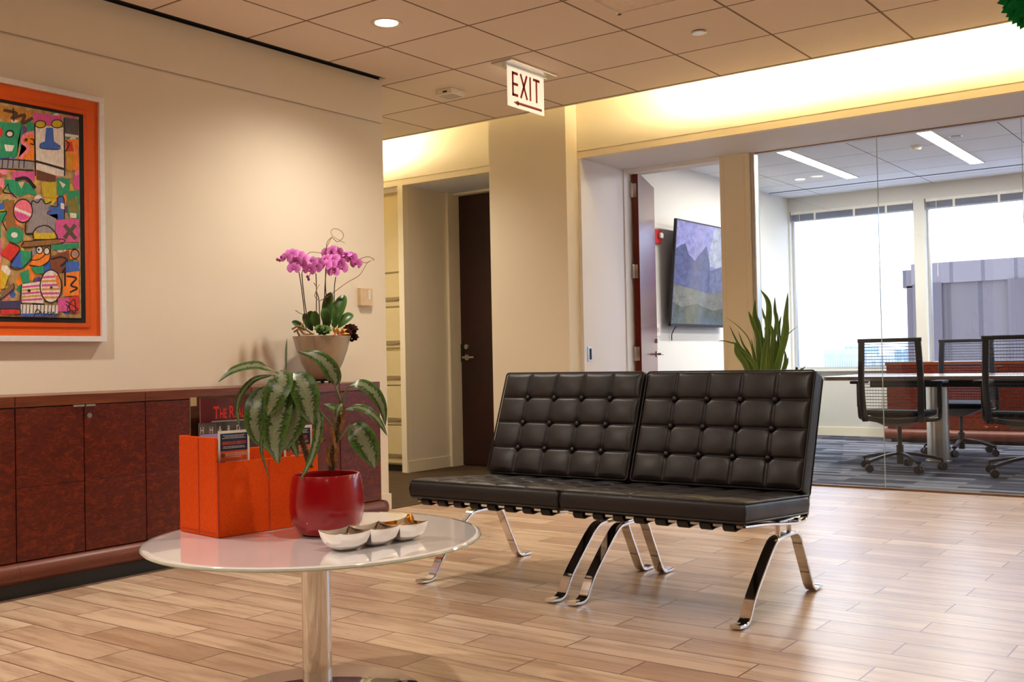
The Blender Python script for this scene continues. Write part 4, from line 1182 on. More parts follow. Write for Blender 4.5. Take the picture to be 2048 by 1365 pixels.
for k, (a, b, z, rz, lab) in enumerate(((-.004, .030, .024, .4, 'gold wrapped sweet, uppermost in the last bowl'), (-.012, -.012, .0, 1.2, 'gold wrapped sweet lying behind in the last bowl'), (.012, -.014, .002, 2.0, 'gold wrapped sweet low at the near side of the last bowl'))):
    c = c0 + u1 * a + u2 * b + ZV * z
    tt = thing('wrapped_sweet', lab, 'sweet', c, 0, 'gold sweets in the bowl')
    bm = B(); ax = Vector((math.cos(rz), math.sin(rz), .35)).normalized()
    tube(bm, [c - ax * .006, c - ax * .005, c + ax * .005, c + ax * .006], [.011, .0135, .0135, .011], 20); obj('foil', bm, gold, tt, True)
    bm = B(); tube(bm, [c + ax * .006, c + ax * .0066], .0075, 16); obj('seal', bm, plain('amber_seal', rgb(170, 84, 14), .3), tt, True)

# ================================================================== ORCHID ARRANGEMENT
OC = Vector((.22, 4.215, .833))
t = thing('orchid_arrangement', 'pink orchids and succulents in a tapered stone-grey pot on the low cabinet', 'potted orchid', OC)
pot_m = Mat('weathered_metal_glaze'); v = pot_m.coord(scale=(1, 1, .35)); nn_ = pot_m.noise(v, 9, 5, .65, .6)
pot_m.set(pot_m.ramp(nn_, [(.3, rgb(160, 150, 134)), (.5, rgb(186, 176, 160)), (.72, rgb(206, 188, 154))]), .34, .2, .5)
bm = B(); lathe(bm, [(0, .016), (.052, .016), (.066, .022), (.09, .06), (.118, .115), (.142, .18), (.158, .24), (.166, .268), (.160, .268), (.15, .24), (.0, .235)], OC, 72)
obj('pot', bm, pot_m.m, t, True)
bm = B(); lathe(bm, [(.068, .016), (.068, .011), (.045, .011), (.045, .016)], OC, 40)
for k in range(8):
    a = k * PI / 4; box(bm, OC.x + .06 * math.cos(a) - .006, OC.x + .06 * math.cos(a) + .006, OC.y + .06 * math.sin(a) - .006, OC.y + .06 * math.sin(a) + .006, OC.z, OC.z + .012)
obj('pot_stand', bm, blackm, t)
bm = B(); lathe(bm, [(0, .262), (.08, .26), (.152, .25), (.152, .236)], OC, 48)
for v_ in bm.verts: v_.co.z += rnd.uniform(-.006, .006)
obj('moss', bm, plain('moss', rgb(92, 74, 44), .95, 0, .1, .5, 60, 1, 200), t)
def oq(x, y, dx=0.0): return onx(420 + x / 2.626, 440 + y / 2.626, OC.x + dx)
orl = leaf_mat('orchid_leaf', rgb(50, 88, 32), rgb(74, 112, 44), variegated=False)
for pts, w in (([(602, 575, 0), (612, 500, .02), (622, 430, .02), (634, 380, .01)], 56), ([(655, 570, .03), (668, 500, .04), (688, 440, .04), (704, 394, .03)], 66), ([(672, 570, .05), (700, 535, .07), (728, 508, .08), (748, 494, .08)], 50),
               ([(566, 585, .05), (560, 540, .07), (552, 505, .07), (549, 478, .07)], 46), ([(618, 575, .06), (614, 530, .08), (606, 490, .08), (598, 462, .07)], 52), ([(540, 585, .0), (520, 550, .01), (505, 515, .0), (494, 490, .0)], 42),
               ([(500, 580, .04), (475, 560, .06), (450, 545, .07), (428, 536, .07)], 34), ([(530, 570, -.03), (545, 530, -.05), (530, 500, -.06), (510, 488, -.07)], 44), ([(645, 565, -.03), (650, 510, -.05), (648, 465, -.05), (640, 430, -.05)], 46)):
    bm = B(); leaf(bm, [oq(*p) for p in pts], w * 1.12e-3, TC + Vector((0, 0, .25)), n=14, fold=.3, peak=.55, tip=.55, base=.7); obj('leaf', bm, orl, t, 'all')
st_m = plain('orchid_stem', rgb(70, 50, 42), .55)
tw_m = plain('curly_twig', rgb(140, 104, 62), .8, 0, .2, .25, 60)
for pts in ([(505, 575, .02), (492, 450, .03), (478, 340, .04), (465, 262, .05)], [(518, 575, .02), (500, 450, .03), (488, 350, .04), (482, 282, .05)], [(556, 575, .0), (559, 420, .0), (558, 330, .01), (556, 282, .02)],
            [(592, 575, .0), (600, 430, .01), (605, 330, .02), (612, 236, .03)], [(600, 575, .0), (610, 430, .01), (606, 340, .02), (608, 250, .03)], [(650, 575, .0), (652, 430, .01), (654, 350, .02), (660, 300, .03)], [(576, 575, .02), (575, 500, .03), (572, 420, .02), (560, 380, .02)]):
    bm = B(); tube(bm, [oq(*p) for p in pts], .0028, 7, n=14)
    obj('flower_stem', bm, st_m, t, True)
for pts in ([(465, 262, .05), (450, 210, .06), (420, 192, .07), (372, 214, .08)], [(482, 282, .05), (500, 230, .06), (545, 215, .07), (520, 300, .09)], [(612, 236, .03), (630, 180, .04), (700, 170, .05), (780, 240, .06)], [(608, 250, .03), (630, 210, .05), (680, 215, .06), (650, 290, .08)]):
    bm = B(); tube(bm, [oq(*p) for p in pts], .002, 6, n=14); obj('flower_stem', bm, st_m, t, True)
for pts in ([(610, 175, .03), (615, 120, .04), (640, 95, .05), (670, 115, .06), (700, 90, .05), (690, 60, .04), (655, 46, .03), (635, 62, .03), (650, 90, .04), (708, 122, .05)], [(640, 88, .04), (620, 130, .03), (606, 170, .03)], [(500, 188, .03), (530, 170, .04), (570, 172, .04), (608, 182, .03)],
            [(570, 430, .03), (630, 395, .03), (720, 330, .05), (785, 290, .06), (825, 228, .07), (845, 215, .07)], [(785, 212, .06), (815, 226, .07), (842, 218, .07)], [(788, 205, .06), (830, 194, .07), (862, 208, .07), (850, 212, .07)],
            [(450, 476, .03), (475, 492, .03), (505, 500, .02)], [(545, 330, .04), (560, 360, .05), (550, 400, .05), (570, 420, .05), (560, 370, .05), (575, 340, .04)], [(430, 575, .1), (465, 560, .12), (500, 575, .12), (540, 602, .12)], [(440, 590, .1), (470, 575, .12), (495, 600, .12), (545, 600, .12)], [(470, 610, .11), (460, 580, .12), (490, 545, .1)]):
    bm = B(); big = pts[0][2] >= .1
    tube(bm, [oq(*p) for p in pts], [.0055, .004] if big else [.0022, .0014], 7, n=8 * len(pts)); obj('twig', bm, tw_m, t, True)
fl_m = Mat('orchid_petal')
tc = fl_m.node('ShaderNodeTexCoord'); sp = fl_m.node('ShaderNodeSeparateXYZ'); fl_m.link(tc.outputs['UV'], sp.inputs[0])
fl_m.set(fl_m.ramp(sp.outputs[1], [(0, rgb(170, 36, 140)), (.3, rgb(208, 96, 188)), (1, rgb(228, 146, 218))]), .5)
fl_m.p.inputs['Subsurface Weight'].default_value = .3
fl_m.p.inputs['Subsurface Radius'].default_value = (.02, .01, .015)
lip_m = plain('orchid_lip', rgb(150, 16, 96), .5); yel_m = plain('orchid_throat', rgb(222, 190, 90), .5)
def flower(c, d, up, s):
    """phalaenopsis: two broad petals, three sepals, a lip"""
    d = d.normalized(); up = (up - d * up.dot(d)).normalized(); sd = up.cross(d)
    bm = B()
    def pet(ang, L_, W_, lift, pk=.62):
        a = sd * math.cos(ang) + up * math.sin(ang)
        leaf(bm, [c + a * .08 * s, c + a * L_ * .55 * s + d * lift * s, c + a * L_ * s + d * lift * .4 * s], W_ * s, d, n=7, fold=-.04, peak=pk, tip=.42, base=.75)
    for ang in (PI / 2, PI * 7 / 6, PI * 11 / 6): pet(ang, 1.0, .74, .04)
    pet(R(14), 1.1, 1.2, .07); pet(R(166), 1.1, 1.2, .07)
    f = obj('flower', bm, fl_m.m, t, 'all')
    bm = B()
    for ang in (-.5 * PI, -.2 * PI, -.8 * PI):
        a = sd * math.cos(ang) + up * math.sin(ang)
        leaf(bm, [c + d * .1 * s, c + a * .2 * s + d * .28 * s, c + a * .36 * s + d * .22 * s], .26 * s, d + up, n=5, fold=.3, peak=.5, tip=.6)
    lathe(bm, [(0, .06 * s), (.06 * s, 0), (0, -.06 * s)], c + d * .14 * s, 8)
    obj('lip', bm, lip_m, f, 'all')
rr_ = random.Random(11)
for x, y, dx in ((430, 178, .07), (402, 200, .08), (462, 190, .06), (450, 222, .09), (478, 236, .08), (440, 256, .1), (505, 240, .08), (536, 222, .07), (556, 250, .09), (522, 262, .1), (610, 205, .06), (640, 162, .06), (668, 172, .07), (650, 205, .09), (606, 240, .08), (640, 236, .1), (682, 228, .1), (648, 274, .11), (690, 252, .09), (716, 180, .06), (742, 200, .08), (768, 228, .09), (488, 200, .04), (572, 228, .06), (618, 178, .03), (700, 205, .05)):
    d = TC + Vector((rr_.uniform(-.5, .5), rr_.uniform(-.5, .5), rr_.uniform(-.2, .6)))
    flower(oq(x, y, dx), d, ZV + Vector((rr_.uniform(-.3, .3), rr_.uniform(-.3, .3), 0)), rr_.uniform(.034, .040))
for x, y in ((366, 212), (354, 208), (512, 298), (518, 312), (782, 245), (788, 225), (375, 195)):
    bm = B(); c = oq(x, y, .085); lathe(bm, [(0, -.011), (.007, -.005), (.008, .002), (0, .011)], c, 10); obj('bud', bm, fl_m.m, t, 'all')
def rosette(name, c, s, mats, n1, seed, tiltv=ZV):
    rq = random.Random(seed); bm = B(); dd = (TC * .8 + ZV).normalized(); sx = dd.orthogonal().normalized(); sy = dd.cross(sx)
    for ringi, (n_, el, L_) in enumerate(((5, 70, .4), (7, 50, .7), (9, 25, 1.0), (9, 5, 1.1))):
        for k in range(n_):
            a = 2 * PI * k / n_ + ringi * .4; r_ = (sx * math.cos(a) + sy * math.sin(a))
            dr = r_ * math.cos(R(el)) + dd * math.sin(R(el))
            leaf(bm, [c + dr * .1 * s, c + dr * .6 * s * L_ + dd * .05 * s, c + dr * s * L_ + dd * .12 * s], .55 * s * L_, dd, n=6, fold=.4, peak=.68, tip=.5, base=.7)
    return obj(name, bm, mats, t, 'all')
rosette('succulent', oq(600, 590, .145), .042, plain('succulent_green', rgb(108, 140, 74), .5, 0, .3, .15, 50), 0, 1)
rosette('succulent', oq(575, 575, .14), .028, _cache['succulent_green'], 0, 2)
mar = plain('succulent_maroon', rgb(70, 22, 18), .5, 0, .3, .25, 50)
rosette('succulent', oq(738, 585, .1), .045, mar, 0, 3); rosette('succulent', oq(745, 625, .1), .04, mar, 0, 4); rosette('succulent', oq(715, 600, .12), .034, mar, 0, 5)
yel = plain('croton_yellow', rgb(226, 170, 40), .5, 0, .3, .3, 40); org_ = plain('croton_orange', rgb(206, 96, 40), .5, 0, .3, .3, 40)
for k, (x, y, x1, y1, m_) in enumerate(((660, 600, 640, 565, yel), (672, 605, 665, 560, yel), (680, 600, 735, 600, yel), (690, 590, 720, 575, yel), (665, 610, 700, 622, org_), (690, 610, 670, 585, org_), (700, 605, 690, 570, org_), (655, 600, 650, 620, org_))):
    bm = B(); leaf(bm, [oq(x, y, .14), oq((x + x1) / 2, (y + y1) / 2 - 4, .155), oq(x1, y1, .15)], .017, TC + ZV * .5, n=8, wave=.1); obj('accent_leaf', bm, m_, t, 'all')

# ================================================================== TALL PLANT behind the chairs
SPC = Vector((1.78, 6.78, 0))
t = thing('potted_plant', 'tall sword-leaved green plant standing behind the right lounge chair', 'potted plant', SPC)
bm = B(); lathe(bm, [(0, 0), (.12, 0), (.13, .01), (.165, .36), (.175, .38), (.165, .38), (.155, .35), (0, .34)], SPC, 48); obj('pot', bm, plain('dark_planter', rgb(56, 50, 48), .5), t, True)
bm = B(); lathe(bm, [(0, .362), (.1, .36), (.157, .354), (.157, .345)], SPC, 32); obj('soil', bm, _cache['soil'], t)
swl = leaf_mat('sword_leaf', rgb(76, 112, 44), rgb(112, 140, 60), variegated=False, rough=.4)
def sq(x, y, d=0.0): return hit(1430 + x / 6.825, 560 + y / 6.825, SPC - FH * d, FH)
def sb(k): 
    a = k * 2.399; return SPC + Vector((.07 * math.cos(a) * ((k % 5) / 4), .07 * math.sin(a) * ((k % 5) / 4), .35))
SW = [([(600, 700), (545, 480), (552, 268)], 78), ([(600, 860), (505, 560), (455, 425)], 60), ([(715, 700), (725, 330), (618, 130)], 88), ([(700, 620), (665, 500), (640, 380)], 46), ([(830, 650), (815, 420), (815, 235)], 58),
      ([(860, 900), (870, 640), (905, 490)], 50), ([(780, 760), (750, 620), (745, 540)], 40), ([(950, 800), (965, 500), (995, 170)], 84), ([(900, 900), (940, 600), (1005, 240)], 50), ([(930, 850), (1010, 730), (1145, 622)], 16),
      ([(500, 1120), (330, 900), (190, 615)], 42), ([(500, 1100), (380, 880), (318, 705)], 36), ([(530, 1150), (470, 830), (320, 640), (130, 500)], 14), ([(480, 1150), (350, 960), (240, 845)], 80), ([(330, 930), (220, 860), (100, 833), (38, 845)], 18),
      ([(560, 1150), (520, 950), (495, 800)], 34), ([(640, 900), (625, 720), (615, 600)], 50), ([(660, 1100), (690, 900), (740, 780)], 70), ([(760, 1100), (790, 850), (860, 460)], 60), ([(880, 1100), (900, 900), (850, 640)], 80),
      ([(940, 1200), (960, 1080), (950, 960)], 56), ([(960, 1200), (985, 1120), (998, 1055)], 36), ([(600, 1150), (580, 950), (560, 800)], 90), ([(700, 1150), (720, 950), (640, 760)], 90), ([(820, 1150), (830, 950), (820, 790)], 90), ([(430, 1200), (300, 1000), (270, 880)], 70),
      ([(1150, 1260), (1200, 1215), (1240, 1175)], 26), ([(760, 1250), (740, 1100), (735, 1000)], 80), ([(560, 1200), (450, 1050), (400, 960)], 60), ([(690, 900), (700, 760), (672, 640)], 44)]
for k, (pts, w) in enumerate(SW):
    bm = B(); dz = ((k * 7) % 11 - 5) * .016
    P_ = [sb(k)] + [sq(x, y, dz + .02 * i) for i, (x, y) in enumerate(pts)]
    mid = P_[0].lerp(P_[1], .55) + Vector((0, 0, .03)); P_.insert(1, mid)
    leaf(bm, P_, w * .52e-3, TC + Vector((rnd.uniform(-.4, .4), rnd.uniform(-.4, .4), 0)), n=22, fold=.35, peak=.55, tip=.8, base=.35)
    obj('leaf', bm, swl, t, 'all')

# ================================================================== OFFICE BEYOND THE GLASS
# television on the side wall, tilted down
ty0, ty1, tz0, tz1 = 8.72, 9.95, 1.228, 2.22
t = thing('television', 'wall-mounted television showing mountains, seen through the office doorway', 'television', (.0, 9.3, 1.7))
tilt = Vector((.09, 0, tz1 - tz0)).normalized(); nT = Vector((tilt.z, 0, -tilt.x))
def tv(y, z, d=0): # y along wall, z 0..1 height
    return Vector((.085, y, tz0)) + tilt * (z * (tz1 - tz0)) + nT * d
bm = B(); plate(bm, [tv(ty0, 0, -.03), tv(ty1, 0, -.03), tv(ty1, 1, -.03), tv(ty0, 1, -.03)], nT, .03); obj('housing', bm, black, t)
SCR = .42
def scr(name, c, s=SCR):
    m = Mat(name); n = m.noise(m.coord(scale=(1, 1, 1.6)), 9, 5, .65, .6); k = rgb(*c)
    col = m.ramp(n, [(.35, shade(k, .72)), (.65, shade(k, 1.25))]); m.set((.01, .01, .012, 1), .08, 0, .6)
    m.link(col, m.p.inputs['Emission Color']); m.p.inputs['Emission Strength'].default_value = s; return m.m
mats_tv = [scr('screen_sky', (158, 156, 214)), scr('screen_cloud', (190, 196, 214)), scr('screen_peak', (92, 98, 142)), scr('screen_ridge', (116, 124, 158)), scr('screen_grass', (124, 126, 118)), scr('screen_meadow', (92, 98, 84))]
a0, a1 = ty0 + .012, ty1 - .012
def Y(u): return a0 + u * (a1 - a0)
shapes = [(0, [(0, .02), (1, .02), (1, .985), (0, .985)]), (1, [(.55, .6), (1, .55), (1, .985), (.66, .985), (.6, .8)]), (3, [(0, .3), (1, .3), (1, .62), (.8, .6), (.62, .55), (.3, .58), (0, .6)]),
          (2, [(0, .33), (.34, .33), (.36, .6), (.28, .66), (.22, .68), (.15, .78), (.07, .76), (0, .72)]), (2, [(.25, .33), (.62, .33), (.60, .62), (.52, .79), (.46, .74), (.38, .68), (.3, .6)]),
          (4, [(0, .02), (1, .02), (1, .36), (.6, .33), (.3, .36), (0, .39)]), (5, [(0, .02), (1, .02), (1, .2), (.7, .16), (.4, .22), (.15, .18), (0, .22)])]
bm = B()
for k, (mi, pl) in enumerate(shapes): poly_on(bm, [tv(Y(u), v_, .0008 + k * .0003) for u, v_ in pl], mi)
bmesh.ops.triangulate(bm, faces=bm.faces[:])
bm.normal_update()
for f in bm.faces:
    if f.normal.x < 0: f.normal_flip()
obj('screen', bm, mats_tv, t)
bm = B(); plate(bm, [tv(ty0, -.006, -.02), tv(ty1, -.006, -.02), tv(ty1, .014, -.02), tv(ty0, .014, -.02)], nT, .024); obj('bottom_bezel', bm, darkmetal, t)
bm = B(); box(bm, .002, .02, 9.1, 9.5, 1.55, 1.95); box(bm, .02, .1, 9.2, 9.4, 1.65, 1.8); obj('wall_bracket', bm, black, t)
bm = B(); tube(bm, [(.08, 8.86, 1.24), (.025, 8.86, 1.16), (.02, 8.86, 1.09)], .005, 6, n=6); obj('cable', bm, black, t)
# fire alarm
t = thing('fire_alarm', 'red fire alarm strobe on the office wall beside the television', 'fire alarm', (0, 8.65, 2.05))
bm = B(); box(bm, 0, .035, 8.52, 8.68, 1.985, 2.115, .004); obj('housing', bm, plain('alarm_red', rgb(186, 20, 26), .4), t)
bm = B(); box(bm, .035, .062, 8.61, 8.67, 2.035, 2.085, .01); obj('strobe', bm, plain('strobe_clear', rgb(226, 222, 216), .2), t)
# switch
t = thing('light_switch', 'white light switch plate on the office wall by the open door', 'switch', (0, 8.62, 1.2))
bm = B(); box(bm, 0, .006, 8.58, 8.66, 1.13, 1.25, .002); obj('plate', bm, white_pl, t)
bm = B(); box(bm, .006, .012, 8.6, 8.612, 1.17, 1.21); box(bm, .006, .012, 8.625, 8.637, 1.17, 1.21); obj('rocker', bm, white_pl, t)
# office ceiling fittings
pan_m = emis('office_light_panel', (1, .985, .95), PANEL)
for x, lab in ((1.085, 'left long white ceiling light behind the glass'), (2.30, 'right long white ceiling light behind the glass')):
    t = thing('ceiling_light', lab, 'ceiling light', (x, 9.9, CEIL), 0, 'long ceiling lights in the office')
    bm = B(); box(bm, x - .058, x + .058, 8.9, 10.9, CEIL - .006, CEIL - .001); obj('diffuser', bm, pan_m, t)
    bm = B()
    for a, b, c, d in ((x - .066, x - .058, 8.892, 10.908), (x + .058, x + .066, 8.892, 10.908), (x - .058, x + .058, 8.892, 8.9), (x - .058, x + .058, 10.9, 10.908)): box(bm, a, b, c, d, CEIL - .009, CEIL)
    obj('frame', bm, white_pl, t)
    lamp('AREA', (x, 9.9, CEIL - .02), 22, (1, .96, .9), .11, (0, 0, 0), 'office_ceiling_glow', shape='RECTANGLE', size_y=2.0)
for x in (4.74, 5.96):  # added fill lamps further along, no panels stand here
    lamp('AREA', (x, 9.9, CEIL - .02), 22, (1, .96, .9), .11, (0, 0, 0), 'office_ceiling_glow', shape='RECTANGLE', size_y=2.0)
P = onz(1832, 292, CEIL)
t = thing('smoke_detector', 'white round smoke detector on the office ceiling between the long lights', 'smoke detector', P)
bm = B(); lathe(bm, [(0, -.035), (.035, -.035), (.05, -.022), (.055, 0)], P, 28); obj('housing', bm, white_pl, t, True)
bm = B(); lathe(bm, [(.036, -.0355), (.036, -.0365), (.02, -.0365)], P, 24); obj('sensor_ring', bm, ring_m, t, True)
P = onz(1912, 273, CEIL)
bm = B(); lathe(bm, [(0, -.01), (.05, -.01), (.055, 0)], P, 28); tag(obj('ceiling_speaker', bm, steel, None, True), 'small grey disc on the office ceiling right of the long light', 'ceiling disc')
P = onz(1600, 359, CEIL)
t = thing('ceiling_light', 'small round downlight on the office ceiling near the left wall', 'ceiling light', P)
bm = B(); lathe(bm, [(.05, -.001), (.066, -.004), (.07, 0)], P, 30); obj('trim_ring', bm, white_pl, t, True)
bm = B(); lathe(bm, [(0, -.001), (.05, -.001)], P, 30); obj('light_lens', bm, emis('small_lens', (1, .97, .92), 3), t)
# blinds drawn up
bl_m = plain('blind_slat', rgb(168, 172, 184), .5, 0, .4, .04)
for i in range(6):
    a, b = wx[2 * i], wx[2 * i + 1]
    lab = 'grey venetian blind drawn up at the top of the %s office window' % ('leftmost', 'second', 'third', 'fourth', 'fifth', 'sixth')[i]
    if i > 1: continue
    t = thing('window_blind', lab, 'blind', ((a + b) / 2, 11.88, 2.56), 0, 'raised blinds')
    bm = B(); box(bm, a + .01, b - .01, 11.86, 11.92, 2.565, 2.6, .002); obj('head_rail', bm, white_pl, t)
    bm = B()
    for k in range(9): box(bm, a + .015, b - .015, 11.865, 11.915, 2.50 + k * .0072, 2.5025 + k * .0072)
    obj('slats', bm, bl_m, t)
    bm = B(); box(bm, a + .015, b - .015, 11.865, 11.915, 2.485, 2.497, .002); obj('bottom_rail', bm, bl_m, t)
    for x in (a + .3, (a + b) / 2 + .05, b - .3):
        bm = B(); box(bm, x - .012, x + .012, 11.862, 11.866, 2.475, 2.565); obj('tape', bm, white_pl, t)
    bm = B(); tube(bm, [(a + .12, 11.858, 2.56), (a + .12, 11.858, 1.75)], .0035, 6); obj('wand', bm, white_pl, t)
# conference table
t = thing('conference_table', 'long conference table with a metal pedestal behind the glass', 'table', (3.1, 9.42, 0))
ct = timber('table_veneer', rgb(120, 96, 80), rgb(156, 128, 106), (.6, 8, 1), .25)
def tabletop(x0, x1, y0, y1, z0, z1, r_):
    bm = B(); pts = []
    for sx, sy, a0_ in ((1, -1, -90), (1, 1, 0), (-1, 1, 90), (-1, -1, 180)):
        cx_ = (x1 - r_) if sx > 0 else (x0 + r_); cy_ = (y1 - r_) if sy > 0 else (y0 + r_)
        for k in range(7):
            a = R(a0_ + k * 15); pts.append((cx_ + r_ * math.cos(a), cy_ + r_ * math.sin(a)))
    prism(bm, pts, 'z', z0, z1); return bm
obj('tabletop', tabletop(1.43, 5.2, 8.9, 9.98, .708, .74, .06), ct, t)
bm = B(); box(bm, 1.72, 4.9, 9.3, 9.58, .64, .708); obj('under_beam', bm, black, t)
for x in (2.25, 4.4):
    bm = B(); lathe(bm, [(.105, .0), (.105, .012), (.09, .014), (.09, .64)], (x, 9.42, 0), 40); obj('pedestal', bm, steel, t, True)
# credenza under the window
t = thing('credenza', 'red-brown burl credenza under the office window', 'credenza', (2.9, 11.5, 0))
bm = B(); box(bm, 1.28, 4.55, 11.24, 11.79, .13, .80); obj('body', bm, burl_m, t)
bm = B(); box(bm, 1.27, 4.56, 11.22, 11.79, .80, .833, .003); obj('top', bm, apron_m, t)
bm = B(); prism(bm, [(11.24 - .055 * math.sin(a), .088 + .056 * math.cos(a)) for a in [PI * i / 12 for i in range(13)]] + [(11.3, .03), (11.3, .146)], 'x', 1.25, 4.58); obj('base_moulding', bm, base_m, t, True)
bm = B(); box(bm, 1.3, 4.53, 11.28, 11.79, 0, .06); obj('kick_plate', bm, black, t)
for k in range(6):
    x = 1.28 + k * .545; bm = B(); box(bm, x + .003, x + .542, 11.222, 11.24, .15, .795, .001); d = obj('door', bm, burl_m, t)
bm = B(); box(bm, 2.36, 2.41, 11.218, 11.223, .78, .786)
obj('pull_tab', bm, steel, t)
# office chairs
mesh_m = plain('chair_mesh_wire', rgb(70, 74, 84), .5)
seat_m = plain('chair_seat_fabric', rgb(30, 30, 36), .7, 0, .3, .15, 60)
frame_m = plain('chair_frame', rgb(34, 35, 42), .4)
under_m = plain('chair_under_shell', rgb(128, 120, 116), .45)
def office_chair():
    t = thing('office_chair', 'nearest mesh-back office chair behind the glass, left one', 'office chair', (0, 0, 0), 0, 'mesh-back office chairs')
    L_ = dict(local=True)
    bm = B()
    for sx in (-1, 1):
        bar(bm, [(sx * .212, -.20, .40), (sx * .218, -.235, .50), (sx * .225, -.245, .7), (sx * .218, -.25, .9), (sx * .212, -.26, 1.04)], (1, 0, 0), .046, .03, n=20)
    bar(bm, [(-.24, -.26, 1.035), (.24, -.26, 1.035)], (0, 0, 1), .032, .026)
    bar(bm, [(-.2, -.2, .42), (0, -.21, .40), (.2, -.2, .42)], (0, 0, 1), .04, .02, n=8)
    obj('back_frame', bm, frame_m, t, True, **L_)
    bm = B()
    for k in range(23):
        z = .475 + k * .0242; y = -.243 - .012 * (z - .5)
        tube(bm, [(-.215, y, z), (-.11, y - .012, z), (0, y - .018, z), (.11, y - .012, z), (.215, y, z)], .0026, 5, n=8)
    for k in range(19):
        x = -.2 + k * .0222; tube(bm, [(x, -.25 - .014 * (1 - (x / .2) ** 2), .47), (x, -.256 - .014 * (1 - (x / .2) ** 2), 1.025)], .0009, 4)
    obj('back_mesh', bm, mesh_m, t, **L_)
    bm = B(); box(bm, -.235, .235, -.19, .27, .425, .47, .02, 3)
    for v in bm.verts: v.co.z += .02 * (v.co.x / .235) ** 2 - (.015 if v.co.y > .2 else 0)
    obj('seat', bm, seat_m, t, True, **L_)
    bm = B(); prism(bm, [(-.23, .43), (.23, .43), (.07, .355), (-.07, .355)], 'y', -.15, .2); obj('under_shell', bm, under_m, t, **L_)
    for sx in (-1, 1):
        bm = B(); tube(bm, [(sx * .2, 0, .40), (sx * .29, .0, .41), (sx * .31, .0, .45), (sx * .31, .0, .66)], [.016, .014], 10, n=16); box(bm, sx * .31 - .016, sx * .31 + .016, -.018, .018, .5, .69, .004)
        arm = obj('armrest', bm, frame_m, t, True, **L_)
        bm = B(); box(bm, sx * .31 - .045, sx * .31 + .045, -.11, .14, .69, .715, .01, 3); obj('arm_pad', bm, seat_m, arm, True, **L_)
    bm = B(); tube(bm, [(0, 0, .05), (0, 0, .2)], .028, 16); tube(bm, [(0, 0, .2), (0, 0, .36)], .017, 14); obj('gas_column', bm, frame_m, t, True, **L_)
    bm = B()
    for k in range(5):
        a = 2 * PI * k / 5 + .35; d = Vector((math.cos(a), math.sin(a), 0))
        bar(bm, [d * .02 + ZV * .135, d * .15 + ZV * .12, d * .315 + ZV * .085], d.cross(ZV), .036, .022, n=6)
    obj('star_base', bm, darkmetal, t, True, **L_)
    for k in range(5):
        a = 2 * PI * k / 5 + .35; d = Vector((math.cos(a), math.sin(a), 0)); c = d * .315; s = Vector((-d.y, d.x, 0)); s = (s + d * .6 * (1 if k % 2 else -1)).normalized()
        bm = B(); tube(bm, [c + ZV * .085, c + ZV * .05], .008, 8)
        for q in (-1, 1): tube(bm, [c + s * (.008 * q) + ZV * .03, c + s * (.024 * q) + ZV * .03], .03, 20)
        box(bm, c.x - .012, c.x + .012, c.y - .012, c.y + .012, .03, .062, .004)
        obj('caster', bm, black, t, True, **L_)
    return t
oc = office_chair(); oc.location = (2.16, 8.62, .001); oc.rotation_euler = (0, 0, R(3))
dup(oc, (3.10, 8.62, .001), R(-3), 'mesh-back office chair cut by the right edge, on the near side of the table')
dup(oc, (2.27, 10.13, .001), R(180), 'mesh-back office chair on the far side of the conference table')

# ================================================================== OUTSIDE
def facade(name, c1, c2, sx, sz, g=.25):
    m = Mat(name); b = m.node('ShaderNodeTexBrick', offset=0, offset_frequency=2)
    b.inputs['Color1'].default_value = c1; b.inputs['Color2'].default_value = shade(c1, .92); b.inputs['Mortar'].default_value = c2
    b.inputs['Scale'].default_value = 1; b.inputs['Mortar Size'].default_value = g; b.inputs['Brick Width'].default_value = sx; b.inputs['Row Height'].default_value = sz
    sx_ = m.node('ShaderNodeSeparateXYZ'); cx_ = m.node('ShaderNodeCombineXYZ'); m.link(m.coord(), sx_.inputs[0])
    m.link(m.math('ADD', sx_.outputs[0], sx_.outputs[1]), cx_.inputs[0]); m.link(sx_.outputs[2], cx_.inputs[1]); m.link(cx_.outputs[0], b.inputs['Vector'])
    m.set(b.outputs['Color'], .6); return m.m
BC = (-11.9, 60)
t = thing('office_building', 'dark grey-violet office tower close outside the right window', 'building', (0, 66, -60))
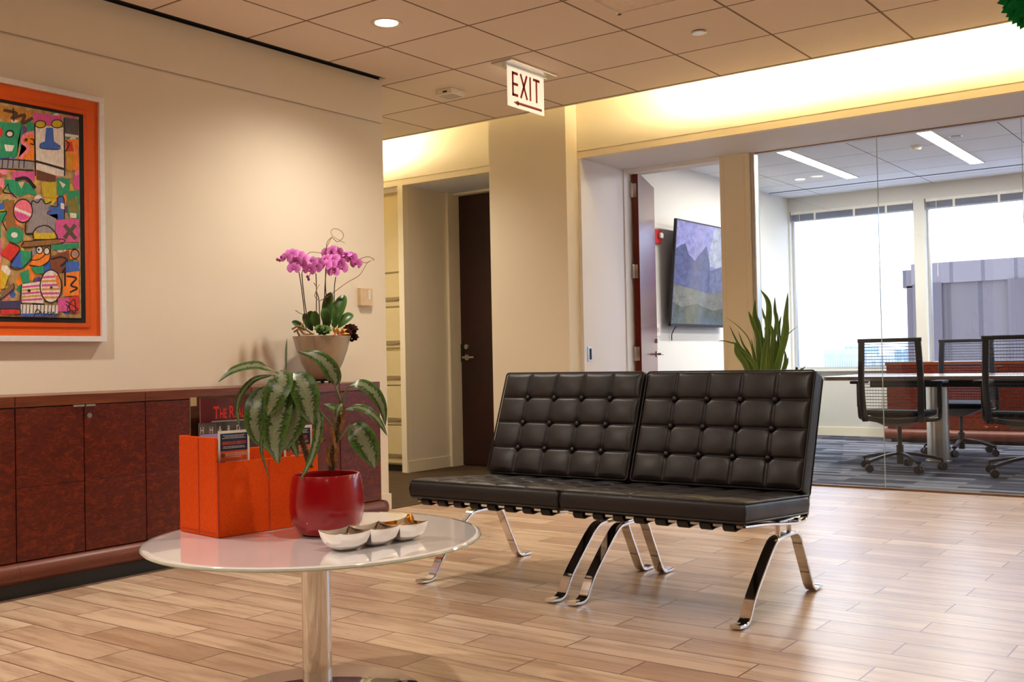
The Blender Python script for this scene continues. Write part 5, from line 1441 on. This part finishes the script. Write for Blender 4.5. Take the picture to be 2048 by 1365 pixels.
bm = B(); box(bm, -11.9, 40, 60, 75, -60, 4.6); box(bm, -12.5, -11.9, 61, 75, -60, 4.6); obj('tower', bm, facade('tower_face', rgb(88, 76, 76), rgb(68, 58, 60), 1.6, 200, .12), t)
bm = B(); box(bm, -11.9, 40, 59.8, 75, 4.6, 5.72); box(bm, -12.7, -11.9, 61, 75, 4.5, 5.5); obj('parapet', bm, facade('parapet_face', rgb(108, 96, 96), rgb(84, 74, 76), 1.6, 40, .1), t)
for k in range(12):
    x = -11.2 + k * 4.2; bm = B(); box(bm, x, x + .9, 59.7, 60, -60, 4.6); obj('fin', bm, plain('tower_fin', rgb(78, 66, 68), .6), t)
bm = B(); box(bm, -11.9, 40, 59.95, 60, -3.2, -1.2); obj('window_band', bm, plain('tower_glass', rgb(90, 120, 150), .2, .3), t)
CB = [(1590, 1648, 700, 230, (206, 210, 216), 'pale grid-fronted city block low in the left window'), (1674, 1690, 690, 320, (214, 218, 224), 'pale slim tower on the skyline beside the bluish one'), (1690, 1704, 694, 300, (150, 176, 206), 'bluish slim tower on the skyline'),
      (1714, 1732, 716, 260, (188, 198, 212), 'low grey-blue block left of the first mesh chair'), (1738, 1772, 722, 240, (176, 186, 200), 'grey block seen through the first chair back, left one'), (1788, 1822, 700, 220, (150, 166, 186), 'glassy grey-blue block beside the dark tower')]
for x0, x1, y, D, c, lab in CB:
    A = ony(x0, y, D); Bq = ony(x1, y, D)
    bm = B(); box(bm, A.x, Bq.x, D, D + 25, -80, A.z); 
    tt = thing('city_building', lab, 'building', ((A.x + Bq.x) / 2, D + 12, -80), 0, 'distant city buildings')
    obj('block', bm, facade('city_%d' % x0, rgb(*c), shade(rgb(*c), .7), 1.6, 3.2, .5), tt)
    bm = B(); box(bm, A.x + 1, A.x + (Bq.x - A.x) * .5, D + 4, D + 12, A.z, A.z + 1.2); obj('roof_plant', bm, plain('roof_plant', rgb(190, 194, 200), .7), tt)
struct('ground_outside', box(B(), -400, 400, 14, 600, -82, -80), plain('street_ground', rgb(214, 216, 222), .9))  # unseen from the lobby; pale tone set to bounce skylight onto the office ceiling
